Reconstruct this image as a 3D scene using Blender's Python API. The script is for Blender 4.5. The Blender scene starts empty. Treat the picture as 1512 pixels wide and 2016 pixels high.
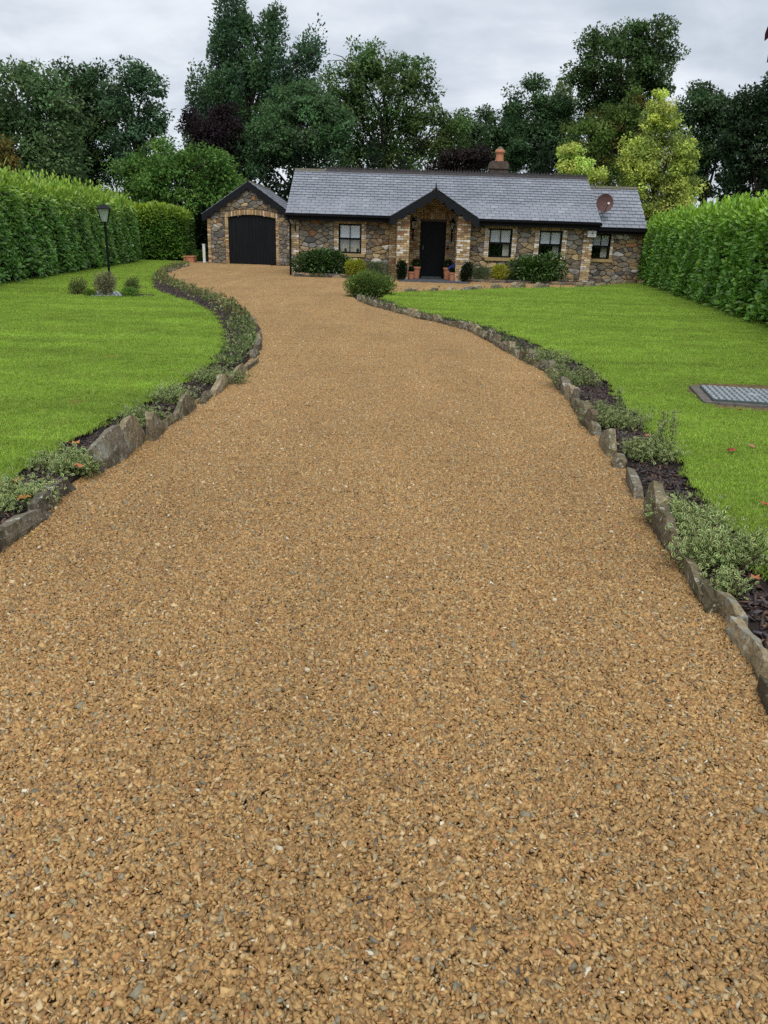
import bpy, bmesh, math, random
import numpy as np
from mathutils import Vector, Matrix, noise as mnoise

random.seed(7)
rng = np.random.default_rng(7)
R = math.radians
scene = bpy.context.scene
C = scene.collection

# ------------------------------------------------------------------ camera
F_PX, PITCH, ROLL, EYE = 1520.0, 19.7, 1.8, 1.5
_p, _r = R(PITCH), R(ROLL)
fwd = Vector((0, math.cos(_p), -math.sin(_p)))
up0 = Vector((0, math.sin(_p), math.cos(_p)))
rt0 = Vector((1, 0, 0))
right = rt0 * math.cos(_r) + up0 * math.sin(_r)
up = up0 * math.cos(_r) - rt0 * math.sin(_r)
cam_d = bpy.data.cameras.new("camera")
cam = bpy.data.objects.new("camera", cam_d)
C.objects.link(cam)
M = Matrix((right, up, -fwd)).transposed().to_4x4()
M.translation = Vector((0, 0, EYE))
cam.matrix_world = M
cam_d.sensor_fit = 'VERTICAL'
cam_d.sensor_height = 24.0
cam_d.lens = F_PX / 2016 * 24.0
cam_d.clip_start = 0.05
cam_d.clip_end = 2000
scene.camera = cam


def ray(px, py):
    x = (px - 756) / F_PX
    y = -(py - 1008) / F_PX
    return right * x + up * y + fwd


def G(px, py, z=0.0):
    """surveyed point of the garden floor at height z"""
    d = ray(px, py)
    t = (z - EYE) / d.z
    return (d.x * t, d.y * t)


def V(px, py, Y):
    """surveyed point on an upright plane Y metres down the drive -> (x, z)"""
    d = ray(px, py)
    t = Y / d.y
    return (d.x * t, EYE + d.z * t)


# ------------------------------------------------------------------ world
SUN_EL, SUN_AZ = 58.0, 178.0        # high behind the camera
world = bpy.data.worlds.new("World")
scene.world = world
world.use_nodes = True
wt = world.node_tree
wt.nodes.clear()
wo = wt.nodes.new('ShaderNodeOutputWorld')
bg = wt.nodes.new('ShaderNodeBackground')
bg.inputs['Strength'].default_value = 0.1
sky = wt.nodes.new('ShaderNodeTexSky')
sky.sky_type = 'NISHITA'
sky.sun_disc = False
sky.sun_elevation = R(SUN_EL)
sky.sun_rotation = R(SUN_AZ)
tc = wt.nodes.new('ShaderNodeTexCoord')
sep = wt.nodes.new('ShaderNodeSeparateXYZ')
wt.links.new(tc.outputs['Generated'], sep.inputs[0])


def wmath(op, a, b=None, clamp=False):
    n = wt.nodes.new('ShaderNodeMath')
    n.operation = op
    n.use_clamp = clamp
    for i, v in enumerate((a, b)):
        if v is None:
            continue
        if isinstance(v, (int, float)):
            n.inputs[i].default_value = v
        else:
            wt.links.new(v, n.inputs[i])
    return n.outputs[0]


zc = wmath('ADD', wmath('MAXIMUM', sep.outputs['Z'], 0.0), 0.26)
cx = wmath('DIVIDE', sep.outputs['X'], zc)
cy = wmath('DIVIDE', sep.outputs['Y'], zc)
comb = wt.nodes.new('ShaderNodeCombineXYZ')
wt.links.new(cx, comb.inputs[0])
wt.links.new(cy, comb.inputs[1])


def wnoise(scale, detail, rough, off):
    mp = wt.nodes.new('ShaderNodeMapping')
    mp.inputs['Location'].default_value = off
    mp.inputs['Rotation'].default_value = (0, 0, R(12))
    mp.inputs['Scale'].default_value = (1.0, 1.1, 1.0)
    wt.links.new(comb.outputs[0], mp.inputs[0])
    n = wt.nodes.new('ShaderNodeTexNoise')
    n.inputs['Scale'].default_value = scale
    n.inputs['Detail'].default_value = detail
    n.inputs['Roughness'].default_value = rough
    n.inputs['Distortion'].default_value = 0.3
    wt.links.new(mp.outputs[0], n.inputs['Vector'])
    return n.outputs['Fac']


n1 = wnoise(1.3, 6, 0.55, (3.1, 1.7, 0))
n2 = wnoise(4.0, 5, 0.55, (9.0, 4.0, 0))
nn = wmath('ADD', wmath('MULTIPLY', n1, 0.72), wmath('MULTIPLY', n2, 0.28))
ramp = wt.nodes.new('ShaderNodeValToRGB')
cr = ramp.color_ramp
cr.interpolation = 'B_SPLINE'
cr.elements[0].position = 0.37
cr.elements[0].color = (.44, .495, .57, 1)
cr.elements[1].position = 0.60
cr.elements[1].color = (.80, .835, .885, 1)
e = cr.elements.new(0.5)
e.color = (.61, .66, .73, 1)
wt.links.new(nn, ramp.inputs[0])
wmix = wt.nodes.new('ShaderNodeMix')
wmix.data_type = 'RGBA'
wmix.inputs['Factor'].default_value = 0.93
wt.links.new(sky.outputs[0], wmix.inputs[6])
wsc = wt.nodes.new('ShaderNodeVectorMath')
wsc.operation = 'SCALE'
wsc.inputs['Scale'].default_value = 8.1
wt.links.new(ramp.outputs[0], wsc.inputs[0])
wt.links.new(wsc.outputs[0], wmix.inputs[7])
wt.links.new(wmix.outputs[2], bg.inputs['Color'])
wt.links.new(bg.outputs[0], wo.inputs[0])

# ------------------------------------------------------------------ sun behind thin cloud
sd = bpy.data.lights.new("sun", 'SUN')
sd.energy = 1.5
sd.angle = R(35)
sd.color = (1.0, 0.96, 0.9)
sun = bpy.data.objects.new("sun", sd)
C.objects.link(sun)
el, az = R(SUN_EL), R(SUN_AZ)
sdir = Vector((math.sin(az) * math.cos(el), math.cos(az) * math.cos(el), math.sin(el)))
sun.rotation_euler = sdir.to_track_quat('Z', 'Y').to_euler()
sun.location = (0, -10, 30)

scene.view_settings.view_transform = 'Standard'
scene.view_settings.look = 'None'
scene.view_settings.gamma = 1
scene.view_settings.use_curve_mapping = False
scene.view_settings.exposure = 0.5
scene.cycles.max_bounces = 6
scene.cycles.diffuse_bounces = 3
scene.cycles.glossy_bounces = 2
scene.cycles.transmission_bounces = 4
scene.cycles.transparent_max_bounces = 8
scene.cycles.use_denoising = False


# ------------------------------------------------------------------ materials
def mat(name, color=(0.5, 0.5, 0.5), rough=0.8, tint=False, noise=None, bump=None, spec=0.3,
        metal=0.0, transl=0.0, stain=None, space='obj', extra=None):
    """noise=(scale, low, high) multiplies the colour; bump=(scale, strength, dist);
    stain=(scale, threshold, width, colour)"""
    m = bpy.data.materials.new(name)
    m.use_nodes = True
    t = m.node_tree
    t.nodes.clear()
    L = t.links.new
    out = t.nodes.new('ShaderNodeOutputMaterial')
    p = t.nodes.new('ShaderNodeBsdfPrincipled')
    p.inputs['Roughness'].default_value = rough
    p.inputs['Metallic'].default_value = metal
    p.inputs['Specular IOR Level'].default_value = spec
    if space == 'obj':
        co = t.nodes.new('ShaderNodeTexCoord').outputs['Object']
    else:
        co = t.nodes.new('ShaderNodeNewGeometry').outputs['Position']
    if tint:
        a = t.nodes.new('ShaderNodeAttribute')
        a.attribute_name = 'tint'
        col = a.outputs['Color']
    else:
        c = t.nodes.new('ShaderNodeRGB')
        c.outputs[0].default_value = (*color, 1)
        col = c.outputs[0]

    def nz(scale, detail=4, rough_=0.6):
        n = t.nodes.new('ShaderNodeTexNoise')
        n.inputs['Scale'].default_value = 1.0
        n.inputs['Detail'].default_value = detail
        n.inputs['Roughness'].default_value = rough_
        mp = t.nodes.new('ShaderNodeMapping')
        sc = scale if isinstance(scale, (tuple, list)) else (scale,) * 3
        mp.inputs['Scale'].default_value = sc
        L(co, mp.inputs[0])
        L(mp.outputs[0], n.inputs['Vector'])
        return n.outputs['Fac']

    for nsx in (noise if isinstance(noise, list) else [noise] if noise else []):
        mr = t.nodes.new('ShaderNodeMapRange')
        mr.inputs['From Min'].default_value = 0.3
        mr.inputs['From Max'].default_value = 0.7
        mr.inputs['To Min'].default_value = nsx[1]
        mr.inputs['To Max'].default_value = nsx[2]
        L(nz(nsx[0]), mr.inputs['Value'])
        mx = t.nodes.new('ShaderNodeMix')
        mx.data_type = 'RGBA'
        mx.blend_type = 'MULTIPLY'
        mx.inputs['Factor'].default_value = 1
        L(col, mx.inputs[6])
        L(mr.outputs[0], mx.inputs[7])
        col = mx.outputs[2]
    for st in (stain if isinstance(stain, list) else [stain] if stain else []):
        mr = t.nodes.new('ShaderNodeMapRange')
        mr.inputs['From Min'].default_value = st[1]
        mr.inputs['From Max'].default_value = st[1] + st[2]
        L(nz(st[0], 5, 0.65), mr.inputs['Value'])
        mx = t.nodes.new('ShaderNodeMix')
        mx.data_type = 'RGBA'
        L(mr.outputs[0], mx.inputs['Factor'])
        L(col, mx.inputs[6])
        mx.inputs[7].default_value = (*st[3], 1)
        col = mx.outputs[2]
    L(col, p.inputs['Base Color'])
    for bp in (bump if isinstance(bump, list) else [bump] if bump else []):
        b = t.nodes.new('ShaderNodeBump')
        b.inputs['Strength'].default_value = bp[1]
        b.inputs['Distance'].default_value = bp[2]
        L(nz(bp[0], 5, 0.65), b.inputs['Height'])
        L(b.outputs[0], p.inputs['Normal'])
    sh = p.outputs[0]
    if transl:
        tr = t.nodes.new('ShaderNodeBsdfTranslucent')
        L(col, tr.inputs['Color'])
        ms = t.nodes.new('ShaderNodeMixShader')
        ms.inputs[0].default_value = transl
        L(sh, ms.inputs[1])
        L(tr.outputs[0], ms.inputs[2])
        sh = ms.outputs[0]
    L(sh, out.inputs[0])
    return m


def glass_mat(name, k=0.12, tintc=(0.85, 0.9, 0.92), cloudy=0.0):
    m = bpy.data.materials.new(name)
    m.use_nodes = True
    t = m.node_tree
    t.nodes.clear()
    out = t.nodes.new('ShaderNodeOutputMaterial')
    tr = t.nodes.new('ShaderNodeBsdfTransparent')
    tr.inputs[0].default_value = (*tintc, 1)
    gl = t.nodes.new('ShaderNodeBsdfGlossy')
    gl.inputs['Roughness'].default_value = 0.03
    lw = t.nodes.new('ShaderNodeLayerWeight')
    pw = t.nodes.new('ShaderNodeMath')
    pw.operation = 'POWER'
    pw.inputs[1].default_value = 5.0
    t.links.new(lw.outputs['Facing'], pw.inputs[0])
    ad = t.nodes.new('ShaderNodeMath')
    ad.operation = 'MULTIPLY_ADD'
    ad.inputs[1].default_value = 0.8
    ad.inputs[2].default_value = k
    t.links.new(pw.outputs[0], ad.inputs[0])
    mx = t.nodes.new('ShaderNodeMixShader')
    t.links.new(ad.outputs[0], mx.inputs[0])
    if cloudy:
        df = t.nodes.new('ShaderNodeBsdfTranslucent')
        df.inputs[0].default_value = (.8, .9, .84, 1)
        d2 = t.nodes.new('ShaderNodeBsdfDiffuse')
        d2.inputs[0].default_value = (.6, .68, .64, 1)
        m1 = t.nodes.new('ShaderNodeMixShader')
        m1.inputs[0].default_value = .6
        t.links.new(df.outputs[0], m1.inputs[1])
        t.links.new(d2.outputs[0], m1.inputs[2])
        m2 = t.nodes.new('ShaderNodeMixShader')
        m2.inputs[0].default_value = cloudy
        t.links.new(tr.outputs[0], m2.inputs[1])
        t.links.new(m1.outputs[0], m2.inputs[2])
        t.links.new(m2.outputs[0], mx.inputs[1])
    else:
        t.links.new(tr.outputs[0], mx.inputs[1])
    t.links.new(gl.outputs[0], mx.inputs[2])
    t.links.new(mx.outputs[0], out.inputs[0])
    return m


MT = {}
MT['gravel'] = mat('gravel_stone', rough=0.62, tint=True, noise=[((0.9, 0.35, 1), 0.86, 1.1), (160, 0.85, 1.12)], space='pos', spec=0.35)
MT['gravel_bed'] = mat('gravel_bed', (0.17, 0.105, 0.05), 0.95, noise=(30, 0.6, 1.2), bump=(90, 0.8, 0.01), space='pos')
MT['ground'] = mat('ground_soil', (0.05, 0.07, 0.025), 0.95, noise=(0.4, 0.6, 1.3), bump=(3, 0.5, 0.05), space='pos')
MT['turf'] = mat('turf', (0.15, 0.22, 0.025), 0.95, noise=[((0.35, 0.8, 1), 0.8, 1.25), (25, 0.55, 1.3)], bump=(60, 0.8, 0.02), space='pos')
MT['grass'] = mat('grass_blade', rough=0.55, tint=True,
                  noise=[((0.22, 1.25, 1), 0.76, 1.2), (2.1, 0.84, 1.14), (14, .85, 1.12)], space='pos', transl=0.3, spec=0.3,  # first noise paints mown bands: light off leaning blades, put into the colour
                  stain=[(3.2, 0.61, 0.14, (0.36, 0.34, 0.08))])
MT['soil'] = mat('bed_soil', (0.025, 0.018, 0.015), 0.95, noise=(20, 0.5, 1.6), bump=(40, 0.9, 0.02), space='pos')
MT['drysoil'] = mat('dry_soil', (0.16, 0.11, 0.05), 0.95, noise=(18, 0.4, 1.5), bump=(40, 0.9, 0.02), space='pos')
MT['bark'] = mat('bark_chip', rough=0.5, tint=True, noise=(60, 0.7, 1.3), space='pos', spec=0.45)
MT['rubble'] = mat('rubble_stone', rough=0.85, tint=True, noise=[(6, 0.68, 1.3), (28, 0.7, 1.25)], bump=(14, 0.9, 0.04), space='pos')
MT['brick'] = mat('brick_face', rough=0.85, tint=True, noise=[(9, 0.8, 1.2), (60, 0.85, 1.15)], bump=(60, 0.5, 0.01), space='pos')
MT['mortar'] = mat('mortar', (0.105, 0.083, 0.06), 0.95, noise=[(3, 0.75, 1.2), (40, 0.8, 1.2)], bump=(50, 0.6, 0.01), space='pos')
MT['slate'] = mat('roof_slate', rough=0.42, tint=True, noise=[(1.2, 0.88, 1.1), (25, 0.85, 1.15)], bump=(30, 0.25, 0.004), space='pos', spec=0.6)
MT['underlay'] = mat('roof_felt', (0.03, 0.03, 0.035), 0.9, noise=(5, 0.8, 1.2))
MT['ridge'] = mat('ridge_tile_clay', (0.045, 0.04, 0.04), 0.7, noise=(12, 0.7, 1.4), bump=(40, 0.3, 0.01))
MT['ridge_moss'] = mat('ridge_tile_mossy', (0.13, 0.115, 0.10), 0.85, noise=(9, 0.7, 1.3), space='pos',
                       stain=(6, 0.5, 0.1, (0.10, 0.12, 0.03)), bump=(40, 0.4, 0.01))
MT['black'] = mat('black_paint', (0.006, 0.0065, 0.008), 0.5, noise=(6, 0.85, 1.2), spec=0.15)
MT['charcoal'] = mat('charcoal_paint', (0.008, 0.009, 0.012), 0.55, noise=(5, 0.8, 1.25), spec=0.2)
MT['door_black'] = mat('garage_door_paint', (0.011, 0.012, 0.014), 0.55, noise=((8, 8, 1), 0.8, 1.3), bump=((30, 30, 2), 0.3, 0.003), spec=0.12)
MT['white'] = mat('white_plastic', (0.86, 0.86, 0.84), 0.45, noise=(12, 0.9, 1.05))
MT['blind'] = mat('blind_fabric', (0.86, 0.89, 0.93), 0.8, noise=(8, 0.94, 1.03))
MT['curtain'] = mat('curtain_fabric', (0.62, 0.6, 0.5), 0.9, noise=(10, 0.85, 1.1))
MT['sill'] = mat('sandstone_sill', (0.40, 0.29, 0.13), 0.85, noise=(14, 0.75, 1.2), bump=(50, 0.5, 0.01))
MT['terracotta'] = mat('terracotta', (0.52, 0.22, 0.12), 0.8, noise=(14, 0.8, 1.15), bump=(60, 0.3, 0.005),
                       stain=(7, 0.62, 0.12, (0.55, 0.42, 0.33)))
MT['chimney_render'] = mat('chimney_render', (0.10, 0.075, 0.06), 0.95, noise=(6, 0.6, 1.4), bump=(20, 0.5, 0.02))
MT['slab'] = mat('paving_slate', (0.09, 0.095, 0.11), 0.7, noise=(5, 0.75, 1.3), bump=(20, 0.4, 0.01), space='pos')
MT['paving'] = mat('pale_paving', (0.34, 0.32, 0.30), 0.9, noise=(4, 0.8, 1.15), bump=(40, 0.4, 0.01), space='pos')
MT['edge'] = mat('edging_stone', rough=0.9, tint=True, noise=[(4, 0.7, 1.3), (48, 0.6, 1.4), ((26, 26, 9), .75, 1.25)],
                 bump=[((44, 44, 20), 1.0, 0.025)], space='pos',
                 stain=[(2.5, 0.52, 0.2, (0.085, 0.09, 0.035)), ((26, 26, 20), 0.59, 0.03, (0.46, 0.46, 0.40)), (4.5, 0.60, 0.05, (0.30, 0.30, 0.25))])
MT['bark_trunk'] = mat('tree_bark', (0.07, 0.055, 0.04), 0.95, noise=((6, 6, 1), 0.6, 1.4), bump=((14, 14, 3), 0.8, 0.05), space='pos')
MT['stem'] = mat('plant_stem', (0.10, 0.075, 0.04), 0.9, noise=(30, 0.7, 1.3))
MT['leaf'] = mat('foliage_leaf', rough=0.65, tint=True, noise=(0.9, 0.8, 1.2), space='pos', transl=0.35, spec=0.1)
MT['laurel'] = mat('laurel_leaf', rough=0.32, tint=True, noise=(1.1, 0.82, 1.15), space='pos', transl=0.2, spec=0.5)
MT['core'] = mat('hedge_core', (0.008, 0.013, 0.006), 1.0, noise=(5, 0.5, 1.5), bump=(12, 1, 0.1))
MT['dish'] = mat('dish_paint', (0.10, 0.05, 0.045), 0.6, noise=(9, 0.75, 1.25))
MT['steel'] = mat('galvanised_steel', (0.44, 0.48, 0.50), 0.45, noise=(18, 0.7, 1.15), metal=0.4, bump=(40, 0.2, 0.003))
MT['steel_dark'] = mat('weathered_steel', (0.10, 0.13, 0.13), 0.55, noise=(18, 0.7, 1.3), metal=0.4)
MT['concrete'] = mat('concrete', (0.15, 0.135, 0.12), 0.95, noise=(14, 0.6, 1.4), bump=(50, 0.8, 0.02), space='pos')
MT['glass'] = glass_mat('window_glass', 0.06, (0.97, 0.98, 0.98))
MT['lamp_glass'] = glass_mat('lantern_glass', 0.08, (0.75, 0.83, 0.79), 0.45)
MT['frost'] = mat('frosted_bulb', (0.6, 0.66, 0.62), 0.4)
MT['blue'] = mat('blue_enamel', (0.015, 0.02, 0.20), 0.35, noise=(15, 0.7, 1.3), spec=0.5)
MT['dead'] = mat('dry_leaf', rough=0.7, tint=True, noise=(50, 0.7, 1.3), space='pos', transl=0.15)
MT['ink'] = mat('grey_print', (0.10, 0.11, 0.14), 0.6, noise=(20, 0.9, 1.1))


# ------------------------------------------------------------------ object helpers
def tag(o, label=None, cat=None, group=None, kind=None):
    if label:
        o['label'] = label
    if cat:
        o['category'] = cat
    if group:
        o['group'] = group
    if kind:
        o['kind'] = kind
    return o


def thing(name, label, cat, loc=(0, 0, 0), group=None):
    o = bpy.data.objects.new(name, None)
    o.empty_display_size = 0.2
    o.location = loc
    C.objects.link(o)
    return tag(o, label, cat, group)


def link(name, me, parent=None, local=False):
    o = bpy.data.objects.new(name, me)
    C.objects.link(o)
    if parent is not None:
        o.parent = parent
        if not local:
            off = Vector((0, 0, 0))
            q = parent
            while q is not None:
                off += q.location
                q = q.parent
            o.location = -off
    return o


class MB:
    """collects verts/faces in WORLD coordinates; build() links one mesh object"""

    def __init__(s):
        s.v, s.f, s.t, s.m = [], [], [], []

    def add(s, vs, fs, tint=(0.5, 0.5, 0.5), mi=0):
        b = len(s.v)
        s.v += [tuple(v) for v in vs]
        for f in fs:
            s.f.append(tuple(b + i for i in f))
            s.t.append(tint)
            s.m.append(mi)

    def box(s, x0, x1, y0, y1, z0, z1, tint=(0.5, 0.5, 0.5), mi=0, jit=0.0):
        vs = [(x, y, z) for z in (z0, z1) for y in (y0, y1) for x in (x0, x1)]
        if jit:
            vs = [tuple(c + random.uniform(-jit, jit) for c in v) for v in vs]
        s.add(vs, [(0, 2, 3, 1), (4, 5, 7, 6), (0, 1, 5, 4), (2, 6, 7, 3), (0, 4, 6, 2), (1, 3, 7, 5)], tint, mi)

    def tube(s, pts, rads, n=8, tint=(0.5, 0.5, 0.5), mi=0, cap=True):
        rings = []
        pts = [Vector(p) for p in pts]
        b = len(s.v)
        for i, p in enumerate(pts):
            d = (pts[min(i + 1, len(pts) - 1)] - pts[max(i - 1, 0)])
            if d.length < 1e-6:
                d = Vector((0, 0, 1))
            d.normalize()
            a = d.orthogonal().normalized() if i == 0 else (a - d * a.dot(d)).normalized()
            c = d.cross(a)
            for k in range(n):
                th = 2 * math.pi * k / n
                s.v.append(tuple(p + (a * math.cos(th) + c * math.sin(th)) * rads[i]))
        for i in range(len(pts) - 1):
            for k in range(n):
                k2 = (k + 1) % n
                s.f.append((b + i * n + k, b + i * n + k2, b + (i + 1) * n + k2, b + (i + 1) * n + k))
                s.t.append(tint)
                s.m.append(mi)
        if cap:
            s.f.append(tuple(b + k for k in reversed(range(n))))
            s.f.append(tuple(b + (len(pts) - 1) * n + k for k in range(n)))
            s.t += [tint] * 2
            s.m += [mi] * 2

    def lathe(s, x, y, prof, n=20, tint=(0.5, 0.5, 0.5), mi=0, z0=0.0):
        s.tube([(x, y, z0 + z) for r, z in prof], [r for r, z in prof], n, tint, mi)

    def prism(s, poly, a0, a1, axis='y', tint=(0.5, 0.5, 0.5), mi=0):
        """extrude a 2D polygon along axis; poly in (x,z) for y, (y,z) for x, (x,y) for z"""
        n = len(poly)
        b = len(s.v)
        for a in (a0, a1):
            for p in poly:
                s.v.append({'y': (p[0], a, p[1]), 'x': (a, p[0], p[1]), 'z': (p[0], p[1], a)}[axis])
        s.f.append(tuple(b + i for i in range(n)))
        s.f.append(tuple(b + n + i for i in reversed(range(n))))
        s.t += [tint] * 2
        s.m += [mi] * 2
        for i in range(n):
            j = (i + 1) % n
            s.f.append((b + j, b + i, b + n + i, b + n + j))
            s.t.append(tint)
            s.m.append(mi)

    def build(s, name, mats, parent=None, bevel=0.0, smooth=False):
        me = bpy.data.meshes.new(name)
        me.from_pydata(s.v, [], s.f)
        for m_ in (mats if isinstance(mats, (list, tuple)) else [mats]):
            me.materials.append(m_)
        if any(s.m):
            me.polygons.foreach_set('material_index', s.m)
        bm = bmesh.new()
        bm.from_mesh(me)
        cl = bm.faces.layers.float_color.new('tint') if False else None
        bmesh.ops.recalc_face_normals(bm, faces=bm.faces)
        if bevel:
            bmesh.ops.bevel(bm, geom=list(bm.edges), offset=bevel, segments=1, affect='EDGES', clamp_overlap=True)
        bm.to_mesh(me)
        bm.free()
        if not bevel:
            at = me.attributes.new('tint', 'FLOAT_COLOR', 'FACE')
            at.data.foreach_set('color', np.array([(*t_, 1) for t_ in s.t], dtype=np.float32).ravel())
        elif s.t:
            at = me.attributes.new('tint', 'FLOAT_COLOR', 'FACE')
            at.data.foreach_set('color', np.tile(np.array((*s.t[0], 1), dtype=np.float32), len(me.polygons)))
        if smooth:
            me.polygons.foreach_set('use_smooth', [True] * len(me.polygons))
        return link(name, me, parent)


def mesh_np(name, verts, faces, tint, m_, parent=None, smooth=False, do_link=True):
    """verts (N,3), faces (M,k) all the same k, tint (M,3)"""
    me = bpy.data.meshes.new(name)
    n, (mf, k) = len(verts), faces.shape
    me.vertices.add(n)
    me.vertices.foreach_set('co', np.asarray(verts, np.float32).ravel())
    me.loops.add(mf * k)
    me.loops.foreach_set('vertex_index', faces.astype(np.int32).ravel())
    me.polygons.add(mf)
    me.polygons.foreach_set('loop_start', np.arange(0, mf * k, k, dtype=np.int32))
    try:
        me.polygons.foreach_set('loop_total', np.full(mf, k, dtype=np.int32))
    except Exception:
        pass
    at = me.attributes.new('tint', 'FLOAT_COLOR', 'FACE')
    t4 = np.ones((mf, 4), np.float32)
    t4[:, :3] = tint
    at.data.foreach_set('color', t4.ravel())
    me.materials.append(m_)
    me.update(calc_edges=True)
    if smooth:
        me.polygons.foreach_set('use_smooth', np.ones(mf, dtype=bool))
    if not do_link:
        return me
    return link(name, me, parent)


def in_poly(P, poly):
    x, y = P[:, 0], P[:, 1]
    inside = np.zeros(len(P), bool)
    n = len(poly)
    for i in range(n):
        x1, y1 = poly[i]
        x2, y2 = poly[(i + 1) % n]
        c = ((y1 > y) != (y2 > y))
        with np.errstate(divide='ignore', invalid='ignore'):
            xi = (x2 - x1) * (y - y1) / (y2 - y1 + 1e-12) + x1
        inside ^= c & (x < xi)
    return inside


def dist_poly(P, poly, closed=True):
    d = np.full(len(P), 1e9)
    n = len(poly)
    for i in range(n if closed else n - 1):
        a = np.array(poly[i])
        b = np.array(poly[(i + 1) % n])
        ab = b - a
        t = np.clip(((P - a) @ ab) / max(ab @ ab, 1e-9), 0, 1)
        d = np.minimum(d, np.linalg.norm(P - (a + t[:, None] * ab), axis=1))
    return d


def smooth_line(pts, step=0.15):
    """Catmull-Rom resample of a 2D line"""
    pts = [Vector(p) for p in pts]
    out = []
    for i in range(len(pts) - 1):
        p0 = pts[max(i - 1, 0)]
        p1, p2 = pts[i], pts[i + 1]
        p3 = pts[min(i + 2, len(pts) - 1)]
        n = max(1, int((p2 - p1).length / step))
        for k in range(n):
            t = k / n
            out.append(0.5 * ((2 * p1) + (p2 - p0) * t + (2 * p0 - 5 * p1 + 4 * p2 - p3) * t * t
                              + (3 * p1 - p0 - 3 * p2 + p3) * t ** 3))
    out.append(pts[-1])
    return [(p.x, p.y) for p in out]


# ---- leaves: templates in (across, along, out) units; faces are triangles, cls 0 = leaf, 1 = paler edge
T_SIMPLE = (np.array([(0, 0, 0), (-.5, .5, .12), (0, 1, -.05), (.5, .5, .12)], float),
            np.array([(0, 2, 1), (0, 3, 2)]), np.array([0, 0]))
T_LONG = (np.array([(0, 0, 0), (-.42, .3, .1), (-.40, .68, .1), (0, 1, -.1), (.40, .68, .1), (.42, .3, .1)], float),
          np.array([(0, 3, 2), (0, 2, 1), (0, 4, 3), (0, 5, 4)]), np.array([0, 0, 0, 0]))
T_EDGED = (np.array([(0, 0, 0), (0, 1, -.05), (-.5, .5, .15), (.5, .5, .15), (-.28, .5, .08), (.28, .5, .08)], float),
           np.array([(0, 1, 4), (0, 5, 1), (0, 4, 2), (4, 1, 2), (0, 3, 5), (5, 3, 1)]), np.array([0, 0, 1, 1, 1, 1]))


def norm(a):
    return a / (np.linalg.norm(a, axis=1, keepdims=True) + 1e-9)


def leaf_arrays(P, A, N, L, W, tpl, tint, tint2=None):
    """P base points, A along direction, N face normal, L length, W width; -> verts, faces, tints"""
    tv, tf, tcx = tpl
    A = norm(A)
    S = norm(np.cross(A, N))
    N2 = np.cross(S, A)
    n = len(P)
    v = (P[:, None, :] + S[:, None, :] * (tv[None, :, 0, None] * W[:, None, None])
         + A[:, None, :] * (tv[None, :, 1, None] * L[:, None, None])
         + N2[:, None, :] * (tv[None, :, 2, None] * W[:, None, None]))
    f = (tf[None] + (np.arange(n) * len(tv))[:, None, None])
    t = np.repeat(tint[:, None, :], len(tf), axis=1)
    if tint2 is not None:
        t[:, tcx == 1] = tint2[:, None, :]
    return v.reshape(-1, 3), f.reshape(-1, 3), t.reshape(-1, 3)


def cat_arrays(parts):
    vs, fs, ts, b = [], [], [], 0
    for v, f, t in parts:
        vs.append(v)
        fs.append(f + b)
        ts.append(t)
        b += len(v)
    return np.concatenate(vs), np.concatenate(fs), np.concatenate(ts)


def rand_dirs(n):
    return norm(rng.normal(size=(n, 3)))


def tints(n, base, var=0.25, hue=0.08):
    t = np.array(base)[None] * (1 + rng.uniform(-var, var, (n, 1))) * (1 + rng.uniform(-hue, hue, (n, 3)))
    return np.clip(t, 0, 1)


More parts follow.
